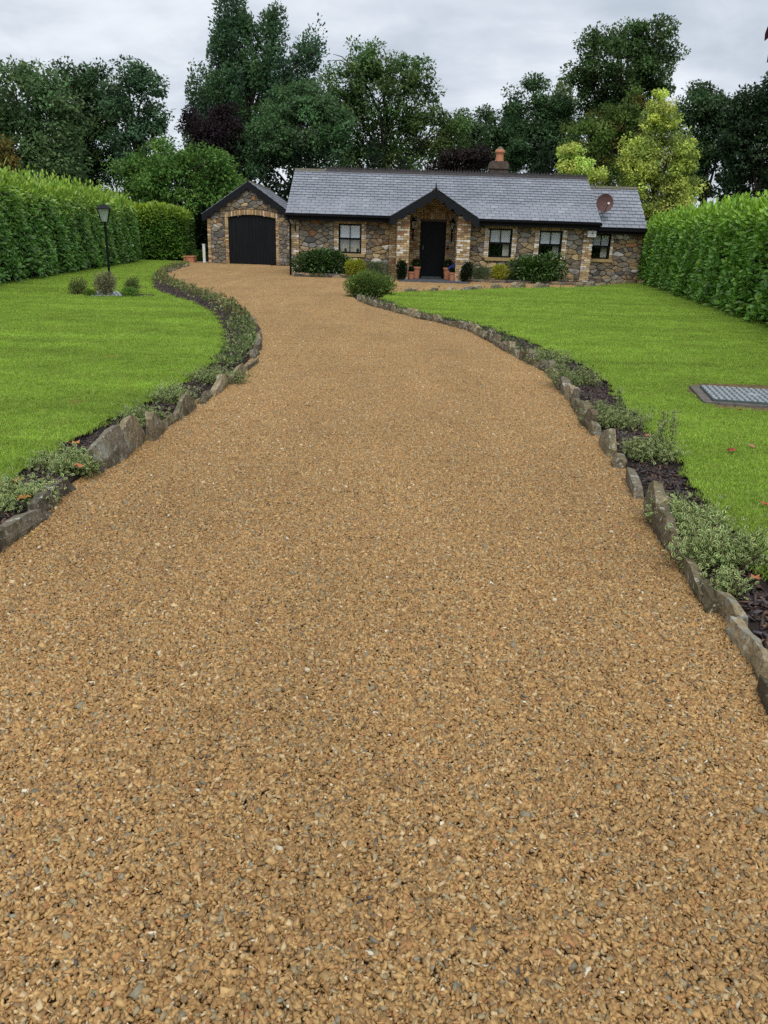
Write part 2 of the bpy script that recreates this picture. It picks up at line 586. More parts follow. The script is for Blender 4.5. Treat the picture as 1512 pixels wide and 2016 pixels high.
# ---- instanced ground stuff (gravel, grass, chips): one object, geometry nodes
def scatter(name, variants, pts, rots, scl, pick, m_, parent=None):
    V_, F_, T_, vid, b = [], [], [], [], 0
    for i, (v, f, t) in enumerate(variants):
        V_.append(v)
        F_.append(f + b)
        T_.append(t)
        vid.append(np.full(len(v), i + 1))
        b += len(v)
    nv = b
    V_.append(pts)
    vid.append(np.zeros(len(pts), int))
    Vv, Ff, Tt = np.concatenate(V_), np.concatenate(F_), np.concatenate(T_)
    vid = np.concatenate(vid)
    o = mesh_np(name, Vv, Ff, Tt, m_, parent)
    me = o.data
    a = me.attributes.new('vid', 'INT', 'POINT')
    a.data.foreach_set('value', vid.astype(np.int32))
    a = me.attributes.new('pick', 'INT', 'POINT')
    a.data.foreach_set('value', np.concatenate([np.zeros(nv), pick]).astype(np.int32))
    a = me.attributes.new('rot', 'FLOAT_VECTOR', 'POINT')
    a.data.foreach_set('vector', np.concatenate([np.zeros((nv, 3)), rots]).astype(np.float32).ravel())
    a = me.attributes.new('scl', 'FLOAT', 'POINT')
    a.data.foreach_set('value', np.concatenate([np.ones(nv), scl]).astype(np.float32))
    ng = bpy.data.node_groups.new(name + '_scatter', 'GeometryNodeTree')
    ng.interface.new_socket('Geometry', in_out='INPUT', socket_type='NodeSocketGeometry')
    ng.interface.new_socket('Geometry', in_out='OUTPUT', socket_type='NodeSocketGeometry')
    N, L = ng.nodes.new, ng.links.new
    gi, go = N('NodeGroupInput'), N('NodeGroupOutput')

    def named(nm, ty):
        q = N('GeometryNodeInputNamedAttribute')
        q.data_type = ty
        q.inputs['Name'].default_value = nm
        return q.outputs['Attribute']

    def pickv(k):
        c = N('FunctionNodeCompare')
        c.data_type = 'INT'
        c.operation = 'EQUAL'
        ins = [s_ for s_ in c.inputs if s_.type == 'INT' and s_.enabled]
        L(named('vid', 'INT'), ins[0])
        ins[1].default_value = k
        sp = N('GeometryNodeSeparateGeometry')
        sp.domain = 'POINT'
        L(gi.outputs[0], sp.inputs[0])
        L(c.outputs[0], sp.inputs['Selection'])
        return sp.outputs[0]

    jn = N('GeometryNodeJoinGeometry')
    for k in range(len(variants)):
        g2i = N('GeometryNodeGeometryToInstance')
        L(pickv(k + 1), g2i.inputs[0])
        L(g2i.outputs[0], jn.inputs[0])
    ip = N('GeometryNodeInstanceOnPoints')
    L(pickv(0), ip.inputs['Points'])
    L(jn.outputs[0], ip.inputs['Instance'])
    ip.inputs['Pick Instance'].default_value = True
    L(named('pick', 'INT'), ip.inputs['Instance Index'])
    er = N('FunctionNodeEulerToRotation')
    L(named('rot', 'FLOAT_VECTOR'), er.inputs[0])
    L(er.outputs[0], ip.inputs['Rotation'])
    L(named('scl', 'FLOAT'), ip.inputs['Scale'])
    L(ip.outputs[0], go.inputs[0])
    md = o.modifiers.new('scatter', 'NODES')
    md.node_group = ng
    return o


# ================================================================== GROUND
# survey lines of the garden, photographed then laid out in metres
LEFT_STONE = [(-0.9, -1.5), (-1.55, 1.0)] + [G(*p) for p in [(-140, 1190), (0, 1085), (60, 1045), (110, 1012), (155, 968), (195, 932), (290, 875), (330, 842),
                                   (390, 800), (450, 757), (497, 715), (512, 690), (513, 662), (503, 640), (478, 615),
                                   (440, 595), (400, 581), (362, 566), (334, 552), (332, 541), (350, 531), (378, 523)]]
LEFT_LAWN = [(-2.6, -1.5), (-3.2, 1.0)] + [G(*p, 0.07) for p in [(-150, 1040), (0, 955), (60, 915), (130, 870), (200, 830), (270, 800), (330, 765),
                                          (380, 735), (425, 703), (437, 672), (432, 642), (410, 612), (380, 597),
                                          (340, 583), (305, 570), (297, 557), (300, 546), (325, 530), (345, 521)]]
RIGHT_STONE = [(2.0, -1.5), (1.85, 0.8)] + [G(*p) for p in [(1600, 1520), (1512, 1385), (1480, 1340), (1430, 1257), (1398, 1210), (1348, 1150), (1318, 1092), (1272, 1025),
                                    (1240, 975), (1200, 905), (1160, 857), (1128, 805), (1095, 763), (1075, 738), (1000, 697),
                                    (930, 657), (860, 637), (800, 622), (740, 606), (702, 594), (686, 583)]]
RIGHT_LAWN = [(3.6, -1.5), (3.3, 0.8)] + [G(*p, 0.07) for p in [(1640, 1200), (1512, 1098), (1430, 1030), (1390, 985), (1340, 910), (1280, 840), (1240, 800), (1190, 745),
                                        (1140, 712), (1085, 690), (1040, 670), (950, 640), (850, 618), (790, 602), (752, 585)]]
BACK_LAWN = [G(*p, 0.07) for p in [(770, 576), (820, 575), (870, 573), (1000, 568), (1130, 566), (1200, 561), (1262, 558)]]
LS = smooth_line(LEFT_STONE)
LL = smooth_line(LEFT_LAWN)
LL = [(x + .022 * math.sin(y * 9.1 + 1) + random.uniform(-.018, .018), y) for x, y in LL]
RS = smooth_line(RIGHT_STONE)
RL = smooth_line(RIGHT_LAWN)
RL = [(x + .022 * math.sin(y * 8.3 + 2) + random.uniform(-.018, .018), y) for x, y in RL]
HR0, HR1 = Vector((7.15, 15.3)), Vector((9.68, 32.0))      # foot of the right hedge
HRd = (HR1 - HR0).normalized()
HRs = HR0 - HRd * 9
HL0, HL1 = Vector((-9.55, 19.5)), Vector((-11.3, 36.5))   # foot of the left hedge
HLd = (HL1 - HL0).normalized()
HLs = HL0 - HLd * 8

g = MB()
g.box(-220, 220, -60, 420, -0.5, -0.05)
tag(g.build('ground', MT['ground']), kind='structure')
g = MB()
g.box(-14, 12, -4, 41, -0.049, -0.012)
tag(g.build('driveway', MT['gravel_bed']), kind='structure')

back_edge = [(p[0], p[1]) for p in BACK_LAWN]
lawn_r = RL + back_edge + [(HR1.x + .9, HR1.y + .3), (HRs.x + .9, HRs.y), (8.5, -1.5)]
lawn_l = LL + [G(372, 520, .07), (-10.3, 39.2), (-12.4, 39.2), (HLs.x - 1.0, HLs.y), (-9.6, -1.5)]


def offset_line(line, d):
    out = []
    for i, p in enumerate(line):
        a, b_ = Vector(line[max(i - 1, 0)]), Vector(line[min(i + 1, len(line) - 1)])
        t_ = (b_ - a).normalized()
        out.append((p[0] - t_.y * d, p[1] + t_.x * d))
    return out


bed_l = offset_line(LS, .075) + list(reversed(LL))
bed_r = offset_line(RS, -.075) + list(reversed(RL))


def sheet(name, poly, z0, z1, m_, kind='structure'):
    b = MB()
    b.prism(poly, z0, z1, 'z')
    if name == 'lawn':
        b.m[2:] = [1] * (len(b.m) - 2)
        return tag(b.build(name, [m_, MT['soil']]), kind=kind)
    return tag(b.build(name, m_), kind=kind)


sheet('lawn', lawn_l, -0.045, 0.062, MT['turf'])
sheet('lawn', lawn_r, -0.045, 0.062, MT['turf'])
sheet('planting_bed', bed_l, -0.046, 0.030, MT['soil'])
sheet('planting_bed', bed_r, -0.046, 0.030, MT['soil'])


# ---- gravel: tiles of loose angular stones
PAL = [((0.44, 0.25, 0.095), 34), ((0.52, 0.32, 0.13), 22), ((0.36, 0.20, 0.075), 18), ((0.28, 0.17, 0.08), 9),
       ((0.36, 0.28, 0.16), 6), ((0.42, 0.20, 0.08), 3), ((0.58, 0.42, 0.23), 7), ((0.72, 0.62, 0.46), 0.5),
       ((0.12, 0.10, 0.08), 0.5), ((0.25, 0.21, 0.14), 2)]
PALC = np.array([c for c, w in PAL]) * np.array((0.95, 0.99, 0.99))
PALW = np.array([w for c, w in PAL], float)
PALW /= PALW.sum()
CUBE = np.array([(x, y, z) for z in (-.5, .5) for y in (-.5, .5) for x in (-.5, .5)])
CUBEF = np.array([(0, 2, 3), (0, 3, 1), (4, 5, 7), (4, 7, 6), (0, 1, 5), (0, 5, 4), (2, 6, 7), (2, 7, 3),
                  (0, 4, 6), (0, 6, 2), (1, 3, 7), (1, 7, 5)])


def rot_mats(n, tilt):
    a = rng.uniform(0, 2 * np.pi, n)
    b = rng.normal(0, tilt, n)
    c = rng.normal(0, tilt, n)
    ca, sa, cb, sb, cc, sc_ = np.cos(a), np.sin(a), np.cos(b), np.sin(b), np.cos(c), np.sin(c)
    Rz = np.stack([np.stack([ca, -sa, 0 * a], -1), np.stack([sa, ca, 0 * a], -1), np.stack([0 * a, 0 * a, 1 + 0 * a], -1)], -2)
    Rx = np.stack([np.stack([1 + 0 * a, 0 * a, 0 * a], -1), np.stack([0 * a, cb, -sb], -1), np.stack([0 * a, sb, cb], -1)], -2)
    Ry = np.stack([np.stack([cc, 0 * a, sc_], -1), np.stack([0 * a, 1 + 0 * a, 0 * a], -1), np.stack([-sc_, 0 * a, cc], -1)], -2)
    return Rz @ Rx @ Ry


def chips(n, area, size, tilt, zr, pal, palw, lens=(1.1, 0.8, 0.5), jit=0.3, square=True):
    s = size * np.exp(rng.normal(0, 0.28, (n, 1, 1)))
    v = CUBE[None] * (np.array(lens) * rng.uniform(0.7, 1.25, (n, 3)))[:, None, :]
    v = v + rng.uniform(-jit, jit, v.shape) * np.array(lens) * 0.75
    v = v * s
    v = np.einsum('nij,nkj->nki', rot_mats(n, tilt), v)
    if square:
        c = rng.uniform(0, area, (n, 2))
    else:
        rr = area * np.sqrt(rng.uniform(0, 1, n))
        th = rng.uniform(0, 2 * np.pi, n)
        c = np.stack([rr * np.cos(th), rr * np.sin(th)], -1)
    z = rng.uniform(zr[0], zr[1], n)
    v[:, :, 0] += c[:, 0, None]
    v[:, :, 1] += c[:, 1, None]
    v[:, :, 2] += z[:, None]
    f = CUBEF[None] + (np.arange(n) * 8)[:, None, None]
    t = pal[rng.choice(len(pal), n, p=palw)] * rng.uniform(0.78, 1.2, (n, 1))
    t = np.repeat(t[:, None, :], 12, 1)
    return v.reshape(-1, 3), f.reshape(-1, 3), t.reshape(-1, 3)


TILE = 0.5
drive_poly = [(-0.5, -2.0), (-1.0, -1.5)] + LS + [(-9.6, 38.6), (-9.3, 39.5), (8.5, 31.3), (8.8, 29.7)] + list(reversed(back_edge)) + list(reversed(RS)) + [(2.0, -2)]
variants = []
for k in range(3):
    v, f, t = chips(8200, TILE, 0.0096, 0.62, (-0.007, 0.005), PALC, PALW, (1.3, .8, .42), .24)
    v[:, 0] -= TILE / 2
    v[:, 1] -= TILE / 2
    variants.append((v, f, t))
gx, gy = np.meshgrid(np.arange(-12, 10.5, TILE), np.arange(0.25, 39.5, TILE))
gp = np.stack([gx.ravel(), gy.ravel()], -1)
keep = in_poly(gp, drive_poly) | (dist_poly(gp, drive_poly) < 0.42)
gp = gp[keep]
n = len(gp)
rots = np.zeros((n, 3))
hgt = lambda x_, y_: .007 * math.sin(x_ * 1.9 + .8 * math.sin(y_ * .9)) * math.sin(y_ * 2.3 + x_ * .5) + .004 * math.sin(y_ * 4.1 - x_ * 2.2)
gz = np.zeros(n)
for i in range(n):
    x_, y_ = gp[i]
    gz[i] = .006 + hgt(x_, y_)
    nx, ny = -(hgt(x_ + .1, y_) - hgt(x_ - .1, y_)) / .2, -(hgt(x_, y_ + .1) - hgt(x_, y_ - .1)) / .2
    qt = Vector((0, 0, 1)).rotation_difference(Vector((nx, ny, 1)).normalized())
    rots[i] = (qt.to_matrix() @ Matrix.Rotation(random.randrange(4) * math.pi / 2, 3, 'Z')).to_euler()
o = scatter('gravel', variants, np.column_stack([gp, gz]), rots, np.ones(n), rng.integers(0, 3, n), MT['gravel'])
tag(o, kind='stuff')


# ---- lawn grass: tufts
def tuft(nb, rad, h, w):
    P = np.zeros((nb, 3))
    rr = rad * np.sqrt(rng.uniform(0, 1, nb))
    th = rng.uniform(0, 2 * np.pi, nb)
    P[:, 0], P[:, 1] = rr * np.cos(th), rr * np.sin(th)
    hh = h * rng.uniform(0.6, 1.25, nb)
    lean = rng.normal(0, 0.75, (nb, 2))
    side = norm(np.column_stack([rng.normal(size=(nb, 2)), np.zeros(nb)])) * (w / 2)
    mid = P + np.column_stack([lean * hh[:, None] * 0.3, hh * 0.6])
    tip = P + np.column_stack([lean * hh[:, None], hh * rng.uniform(.8, 1.0, nb)])
    v = np.stack([P - side, P + side, mid + side * .8, mid - side * .8, tip], 1)
    f = np.array([(0, 1, 2), (0, 2, 3), (3, 2, 4)])[None] + (np.arange(nb) * 5)[:, None, None]
    base = np.array([(0.31, 0.48, 0.05), (0.385, 0.56, 0.075), (0.215, 0.38, 0.038), (0.54, 0.56, 0.17)])
    t = base[rng.choice(4, nb, p=[.42, .3, .2, .08])] * rng.uniform(.8, 1.2, (nb, 1))
    return v.reshape(-1, 3), f.reshape(-1, 3), np.repeat(t[:, None], 3, 1).reshape(-1, 3)


def grass_on(poly, avoid, tv):
    P = []
    for (y0, y1, sp, sc_) in ((-1.5, 2.2, 0.2, 1.5), (2.2, 9.5, 0.075, 1.0), (9.5, 17, 0.10, 1.25), (17, 40, 0.15, 1.7)):
        gx, gy = np.meshgrid(np.arange(-14, 12, sp), np.arange(y0, y1, sp))
        q = np.stack([gx.ravel(), gy.ravel()], -1) + rng.uniform(-.5, .5, (gx.size, 2)) * sp
        ins, dd = in_poly(q, poly), dist_poly(q, poly)
        q = q[(ins & (dd > 0.02 * rng.uniform(0, 1, len(q)))) | (~ins & (dd < 0.03 * rng.uniform(0, 1, len(q)) ** 2))]
        for av in avoid:
            q = q[~in_poly(q, av)]
        P.append(np.column_stack([q, np.full(len(q), sc_)]))
    return np.concatenate(P)


cov = [G(1352, 762, .1), G(1408, 796, .1), G(1720, 815, .1), G(1600, 768, .1), G(1500, 752, .1), G(1368, 748, .1)]
isl = [(G(232, 583, .07)[0] - .25 + 1.05 * math.cos(a), G(232, 583, .07)[1] + 0.38 + 0.5 * math.sin(a)) for a in np.linspace(0, 2 * np.pi, 14)[:-1]]
b = MB()
b.prism(cov, .0, .0665, 'z')
tag(b.build('bare_patch', MT['drysoil']), kind='structure')
tv = [tuft(95, 0.075, 0.024, 0.0029) for _ in range(5)]
for pl, av, lb in ((lawn_l, [isl], 0), (lawn_r, [cov], 0)):
    q = grass_on(pl, av, tv)
    n = len(q)
    rots = np.zeros((n, 3))
    rots[:, 2] = rng.uniform(0, 6.28, n)
    rots[:, 0] = rng.normal(0, 0.1, n)
    o = scatter('grass', tv, np.column_stack([q[:, :2], np.full(n, 0.060)]), rots,
                q[:, 2] * rng.uniform(.85, 1.15, n), rng.integers(0, 5, n), MT['grass'])
    tag(o, kind='stuff')

# ---- bark mulch in the beds
BK = np.array([(0.035, 0.022, 0.02), (0.06, 0.035, 0.028), (0.10, 0.055, 0.035), (0.02, 0.015, 0.018), (0.16, 0.09, 0.05), (0.10, 0.08, 0.085)])
bv = [chips(46, 0.11, 0.022, 0.38, (0.0, 0.022), BK, np.array([.3, .28, .16, .14, .05, .07]), (1.7, .45, .18), .25, False) for _ in range(4)]
for pl in (bed_l, bed_r):
    P = []
    for y0, y1, sp in ((-1.5, 2.0, .2), (2.0, 12, .085), (12, 36, .13)):
        gx, gy = np.meshgrid(np.arange(-14, 8, sp), np.arange(y0, y1, sp))
        q = np.stack([gx.ravel(), gy.ravel()], -1) + rng.uniform(-.5, .5, (gx.size, 2)) * sp
        q = q[in_poly(q, pl) & (dist_poly(q, pl) > 0.10)]
        P.append(q)
    q = np.concatenate(P)
    n = len(q)
    rots = np.zeros((n, 3))
    rots[:, 2] = rng.uniform(0, 6.28, n)
    o = scatter('bark_mulch', bv, np.column_stack([q, np.full(n, 0.028)]), rots, rng.uniform(.8, 1.2, n), rng.integers(0, 4, n), MT['bark'])
    tag(o, kind='stuff')


# ================================================================== BUILDING PIECES
def clip_half(poly, a, b, c):
    """keep a*x+b*z<=c"""
    out = []
    n = len(poly)
    for i in range(n):
        p, q = poly[i], poly[(i + 1) % n]
        dp, dq = a * p[0] + b * p[1] - c, a * q[0] + b * q[1] - c
        if dp <= 0:
            out.append(p)
        if (dp < 0 < dq) or (dq < 0 < dp):
            t = dp / (dp - dq)
            out.append((p[0] + (q[0] - p[0]) * t, p[1] + (q[1] - p[1]) * t))
    return out


def area(poly):
    return 0.5 * abs(sum(poly[i][0] * poly[(i + 1) % len(poly)][1] - poly[(i + 1) % len(poly)][0] * poly[i][1] for i in range(len(poly))))


ST_WARM = [((0.34, 0.25, 0.13), 25), ((0.25, 0.185, 0.11), 25), ((0.42, 0.32, 0.17), 12), ((0.18, 0.15, 0.115), 20),
           ((0.27, 0.14, 0.06), 6), ((0.24, 0.225, 0.20), 10), ((0.50, 0.47, 0.42), 3)]
ST_COOL = [((0.15, 0.135, 0.11), 26), ((0.20, 0.175, 0.135), 26), ((0.105, 0.10, 0.095), 16), ((0.24, 0.225, 0.195), 12),
           ((0.25, 0.185, 0.11), 16), ((0.31, 0.235, 0.14), 10), ((0.48, 0.46, 0.42), 3)]


def pickcol(pal):
    cs, ws = zip(*pal)
    c = random.choices(cs, ws)[0]
    k = random.uniform(0.95, 1.5)
    return tuple(min(1, x * k) for x in c)


def rubble_cells(bounds, outer, holes, sx=0.34, sz=0.20):
    """irregular stones: relaxed random cells of the wall rectangle, cut to the convex outline and round the holes"""
    x0, x1, z0, z1 = bounds
    seeds = []
    sz *= .86
    nz_ = max(1, int((z1 - z0) / sz))
    for r in range(-1, nz_ + 1):
        x = x0 - sx + random.uniform(0, sx)
        while x < x1 + sx:
            seeds.append((x + random.uniform(-.3, .3) * sx, z0 + (r + .5 + random.uniform(-.38, .38)) * sz))
            x += sx * random.choice([.45, .6, .8, 1.0, 1.3, 1.6])
            if random.random() < .15:
                seeds.append((x - random.uniform(.05, .15), z0 + (r + .5 + random.uniform(-.5, .5)) * sz))
    out = []
    for i, (cx, cz) in enumerate(seeds):
        poly = [(cx - 1, cz - 1), (cx + 1, cz - 1), (cx + 1, cz + 1), (cx - 1, cz + 1)]
        k = sx / sz * 0.9
        for j, (ox, oz) in enumerate(seeds):
            if i == j or abs(ox - cx) > 1.3 or abs(oz - cz) > 0.9:
                continue
            # anisotropic distance (z stretched by k)
            a, b = (ox - cx), (oz - cz) * k * k
            c = ((ox * ox - cx * cx) + (oz * oz - cz * cz) * k * k) / 2
            poly = clip_half(poly, a, b, c)
            if len(poly) < 3:
                break
        for (a, b, c) in outer:
            if len(poly) >= 3:
                poly = clip_half(poly, a, b, c)
        for (hx0, hx1, hz0, hz1) in holes:
            if len(poly) < 3:
                break
            xs = [p[0] for p in poly]
            zs = [p[1] for p in poly]
            if max(xs) <= hx0 or min(xs) >= hx1 or max(zs) <= hz0 or min(zs) >= hz1:
                continue
            cand = [clip_half(poly, 1, 0, hx0), clip_half(poly, -1, 0, -hx1), clip_half(poly, 0, 1, hz0), clip_half(poly, 0, -1, -hz1)]
            cand = [q for q in cand if len(q) >= 3]
            poly = max(cand, key=area) if cand else []
        if len(poly) >= 3 and area(poly) > 0.006:
            out.append(poly)
    return out


def stone_block(mb, poly, Y, joint=0.012, proud=0.035):
    cx = sum(p[0] for p in poly) / len(poly)
    cz = sum(p[1] for p in poly) / len(poly)

    def shrink(k, off):
        r = []
        for p in poly:
            d = math.hypot(p[0] - cx, p[1] - cz) + 1e-6
            s = max(0.2, (d - off) / d) * k
            r.append((cx + (p[0] - cx) * s, cz + (p[1] - cz) * s))
        return r
    # cut off sharp corners
    a = shrink(1, joint)
    q = []
    for i in range(len(a)):
        p0, p1, p2 = a[i - 1], a[i], a[(i + 1) % len(a)]
        q.append((p1[0] * .82 + p0[0] * .18, p1[1] * .82 + p0[1] * .18))
        q.append((p1[0] * .82 + p2[0] * .18, p1[1] * .82 + p2[1] * .18))
    d = proud * random.uniform(0.5, 1.3)
    n_ = len(q)
    q2 = [(cx + (p[0] - cx) * .86, cz + (p[1] - cz) * .86) for p in q]
    tilt = random.uniform(-.06, .06)
    vs = [(p[0], Y + 0.01, p[1]) for p in q] + [(p[0], Y - d * .55, p[1]) for p in q] + \
         [(p[0], Y - d - (p[1] - cz) * tilt + random.uniform(-.004, .004), p[1]) for p in q2] + [(cx, Y - d * random.uniform(1.0, 1.35), cz)]
    fs = []
    for i in range(n_):
        j = (i + 1) % n_
        fs += [(i, j, n_ + j, n_ + i), (n_ + i, n_ + j, 2 * n_ + j, 2 * n_ + i), (2 * n_ + i, 2 * n_ + j, 3 * n_)]
    tone = math.sin(cx * 1.9 + cz * 1.1 + 1.2) + .6 * math.sin(cx * 4.3 - cz * 2.7)
    mb.add(vs, fs, pickcol(ST_WARM if tone + random.uniform(-1, 1) > .25 else ST_COOL))


def lay_rubble(cells, Y, parent, limit=300):
    cells.sort(key=lambda c: -area(c))
    rest = MB()
    for i, c in enumerate(cells):
        if i < limit:
            b = MB()
            stone_block(b, c, Y)
            b.build('stone', MT['rubble'], parent)
        else:
            stone_block(rest, c, Y)
    if rest.v:
        o_ = rest.build('small_stone', MT['rubble'], parent)
        tag(o_, kind='stuff')


BR_COL = [((0.37, 0.26, 0.13), 34), ((0.46, 0.34, 0.18), 24), ((0.27, 0.185, 0.10), 15), ((0.52, 0.43, 0.31), 11),
          ((0.32, 0.28, 0.22), 8), ((0.38, 0.20, 0.10), 4)]
BR_PALE = [((0.60, 0.55, 0.47), 45), ((0.44, 0.33, 0.2), 25), ((0.36, 0.25, 0.13), 20), ((0.68, 0.64, 0.58), 10)]
BRL, BRH, J = 0.215, 0.065, 0.010
brick_meshes = {}


def brick_mesh(key):
    if key not in brick_meshes:
        pal = {'n': BR_COL, 'p': BR_PALE}[key[0]]
        b = MB()
        b.box(-.5, .5, -.5, .5, -.5, .5, pickcol(pal), jit=0.03)
        o = b.build('brick', MT['brick'])
        brick_meshes[key] = o.data
        bpy.data.objects.remove(o)
    return brick_meshes[key]


class Bricks:
    def __init__(s):
        s.items = []      # centre, size, pal, parent, priority

    def add(s, c, size, parent, pal='n', prio=0):
        s.items.append((c, size, pal, parent, prio))

    def field(s, axis, a0, a1, z0, z1, plane, parent, pal='n', prio=0, keep=None, depth=0.03, out=-1, palf=None):
        """a course field; axis 'x' -> face looks to out*y at plane; axis 'y' -> face looks to out*x"""
        rows = int((z1 - z0) / (BRH + J) + 0.5)
        ch = (z1 - z0) / max(rows, 1)
        for r in range(rows):
            zc_ = z0 + (r + .5) * ch
            x = a0 - (0.0 if r % 2 == 0 else BRL / 2 + J / 2)
            while x < a1 - 0.01:
                e0, e1 = max(x, a0), min(x + BRL, a1)
                if e1 - e0 > 0.03:
                    if keep is None or keep((e0 + e1) / 2, zc_):
                        d = depth + random.uniform(-.003, .003)
                        cc = (e0 + e1) / 2
                        pc = plane + out * (d / 2 - 0.012)
                        pl_ = palf(cc, zc_) if palf else pal
                        if axis == 'x':
                            s.add((cc, pc, zc_), (e1 - e0, d, ch - J), parent, pl_, prio)
                        else:
                            s.add((pc, cc, zc_), (d, e1 - e0, ch - J), parent, pl_, prio)
                x += BRL + J

    def soldiers(s, x0, x1, z0, h, plane, parent, prio=0, arch=0.0, pal='n'):
        n_ = max(1, round((x1 - x0) / (BRH + J)))
        w = (x1 - x0) / n_
        for i in range(n_):
            xc = x0 + (i + .5) * w
            u = (xc - (x0 + x1) / 2) / ((x1 - x0) / 2)
            s.add((xc, plane - 0.004 + random.uniform(-.002, .002), z0 + h / 2 + arch * (1 - u * u)), (w - J, 0.034, h), parent, pal, prio,)

    def build(s, limit=300):
        s.items.sort(key=lambda i: -i[4])
        rest = {}
        for i, (c, size, pal, parent, pr) in enumerate(s.items):
            if i < limit:
                o_ = link('brick', brick_mesh((pal, random.randrange(14))), parent)
                o_.location = Vector(o_.location) + Vector(c)
                o_.scale = size
            else:
                mb = rest.setdefault(parent.name, (parent, MB()))[1]
                col = pickcol(BR_COL if pal == 'n' else BR_PALE)
                x, y, z = c
                a, b, d = size
                mb.box(x - a / 2, x + a / 2, y - b / 2, y + b / 2, z - d / 2, z + d / 2, col, jit=0.0015)
        for parent, mb in rest.values():
            tag(mb.build('far_brick', MT['brick'], parent), kind='stuff')


SL_COL = [((0.165, 0.178, 0.205), 60), ((0.175, 0.188, 0.212), 30), ((0.155, 0.168, 0.195), 20), ((0.205, 0.22, 0.24), 3)]
slate_meshes = []


def slate_col():
    k = random.uniform(1.27, 1.5)
    return tuple(q_ * k for q_ in random.choices([c_ for c_, w_ in SL_COL], [w_ for c_, w_ in SL_COL])[0])



def slate_mesh():
    if len(slate_meshes) < 16:
        b = MB()
        # local: x width, y up the slope, z out of the slope (unit width/length)
        c = slate_col()
        b.box(-.5, .5, 0, 1, 0, 1, c, jit=0.0)
        b.v = [(x + random.uniform(-.012, .012), y + (random.uniform(-.02, .02) if y < .5 else 0), z) for x, y, z in b.v]
        o = b.build('slate', MT['slate'])
        slate_meshes.append(o.data)
        bpy.data.objects.remove(o)
    return random.choice(slate_meshes) if len(slate_meshes) >= 16 and random.random() > 0 else slate_meshes[-1]


def slate_roof(parent, e0, e1, r0, r1, rows, w, state, skip=None):
    """slates on the plane eave e0->e1, ridge r0->r1"""
    e0, e1, r0, r1 = map(Vector, (e0, e1, r0, r1))
    ax = (e1 - e0).normalized()
    sl = (r0 - e0)
    sl -= ax * sl.dot(ax)
    Ls = sl.length
    sl.normalize()
    nrm = ax.cross(sl).normalized()
    if nrm.z < 0:
        nrm = -nrm
    ex = Ls / rows
    for r in range(rows):
        t = r / rows
        a = e0.lerp(r0, t)
        b = e1.lerp(r1, t)
        Lr = (b - a).length
        x = -(w / 2 if r % 2 else 0)
        while x < Lr - .02:
            x0_, x1_ = max(x, 0), min(x + w - .013, Lr)
            x += w
            if x1_ - x0_ < 0.04:
                continue
            c = a + ax * ((x0_ + x1_) / 2)
            if skip and skip(c + sl * ex * .5):
                continue
            ln = ex * (1.35 if r < rows - 1 else 1.0)
            th = 0.014
            tilt = Vector(nrm) * 0.036
            yv = (sl * ln - tilt * .9)
            zv = nrm * (th + random.uniform(0, .004))
            base = c + tilt - sl * random.uniform(0, .008)
            state.append((base, ax * (x1_ - x0_), yv, zv, parent))


def build_slates(items, limit=300):
    items.sort(key=lambda i: i[0].y)
    rest = {}
    for i, (base, xv, yv, zv, parent) in enumerate(items):
        if i < limit:
            o_ = link('slate', slate_mesh(), parent)
            m = Matrix((xv, yv, zv)).transposed().to_4x4()
            m.translation = base + Vector(o_.location)
            o_.matrix_basis = m
        else:
            mb = rest.setdefault(parent.name, (parent, MB()))[1]
            vs = [base + xv * a + yv * b + zv * c for c in (0, 1) for b in (0, 1) for a in (-.5, .5)]
            mb.add(vs, [(0, 2, 3, 1), (4, 5, 7, 6), (0, 1, 5, 4), (2, 6, 7, 3), (0, 4, 6, 2), (1, 3, 7, 5)], slate_col())
    for parent, mb in rest.values():
        tag(mb.build('upper_slate', MT['slate'], parent), kind='stuff')


def wall_panels(mb, x0, x1, z0, z1, y0, y1, holes):
    """a wall slab with rectangular openings"""
    xs = sorted({x0, x1, *[h[0] for h in holes], *[h[1] for h in holes]})
    for a, b in zip(xs, xs[1:]):
        m = (a + b) / 2
        hs = sorted([(h[2], h[3]) for h in holes if h[0] < m < h[1]])
        z = z0
        for h0, h1 in hs:
            if h0 > z + 1e-4:
                mb.box(a, b, y0, y1, z, h0)
            z = h1
        if z1 > z + 1e-4:
            mb.box(a, b, y0, y1, z, z1)


def barge(x_l, z_l, x_a, z_a, x_r, z_r, y0, y1, width, parent, scallops=5, deep=0.09):
    """two scalloped bargeboards meeting at an apex"""
    for (xa, za, xb, zb) in ((x_l, z_l, x_a, z_a), (x_r, z_r, x_a, z_a)):
        top = [(xa, za), (xb, zb)]
        L_ = math.hypot(xb - xa, zb - za)
        ux, uz = (xb - xa) / L_, (zb - za) / L_
        low = []
        N_ = scallops * 8
        for i in range(N_ + 1):
            t = i / N_
            ph = (t * scallops) % 1.0
            off = width + deep * abs(math.sin(math.pi * ph)) ** 0.7 * (0.9 if t < .92 else 0.3)
            px_ = xa + (xb - xa) * t
            pz_ = za + (zb - za) * t - off / max(abs(ux), .2) * 0.92
            low.append((px_, pz_))
        b = MB()
        b.prism(top + list(reversed(low)), y0, y1, 'y')
        b.build('bargeboard', MT['charcoal'], parent)


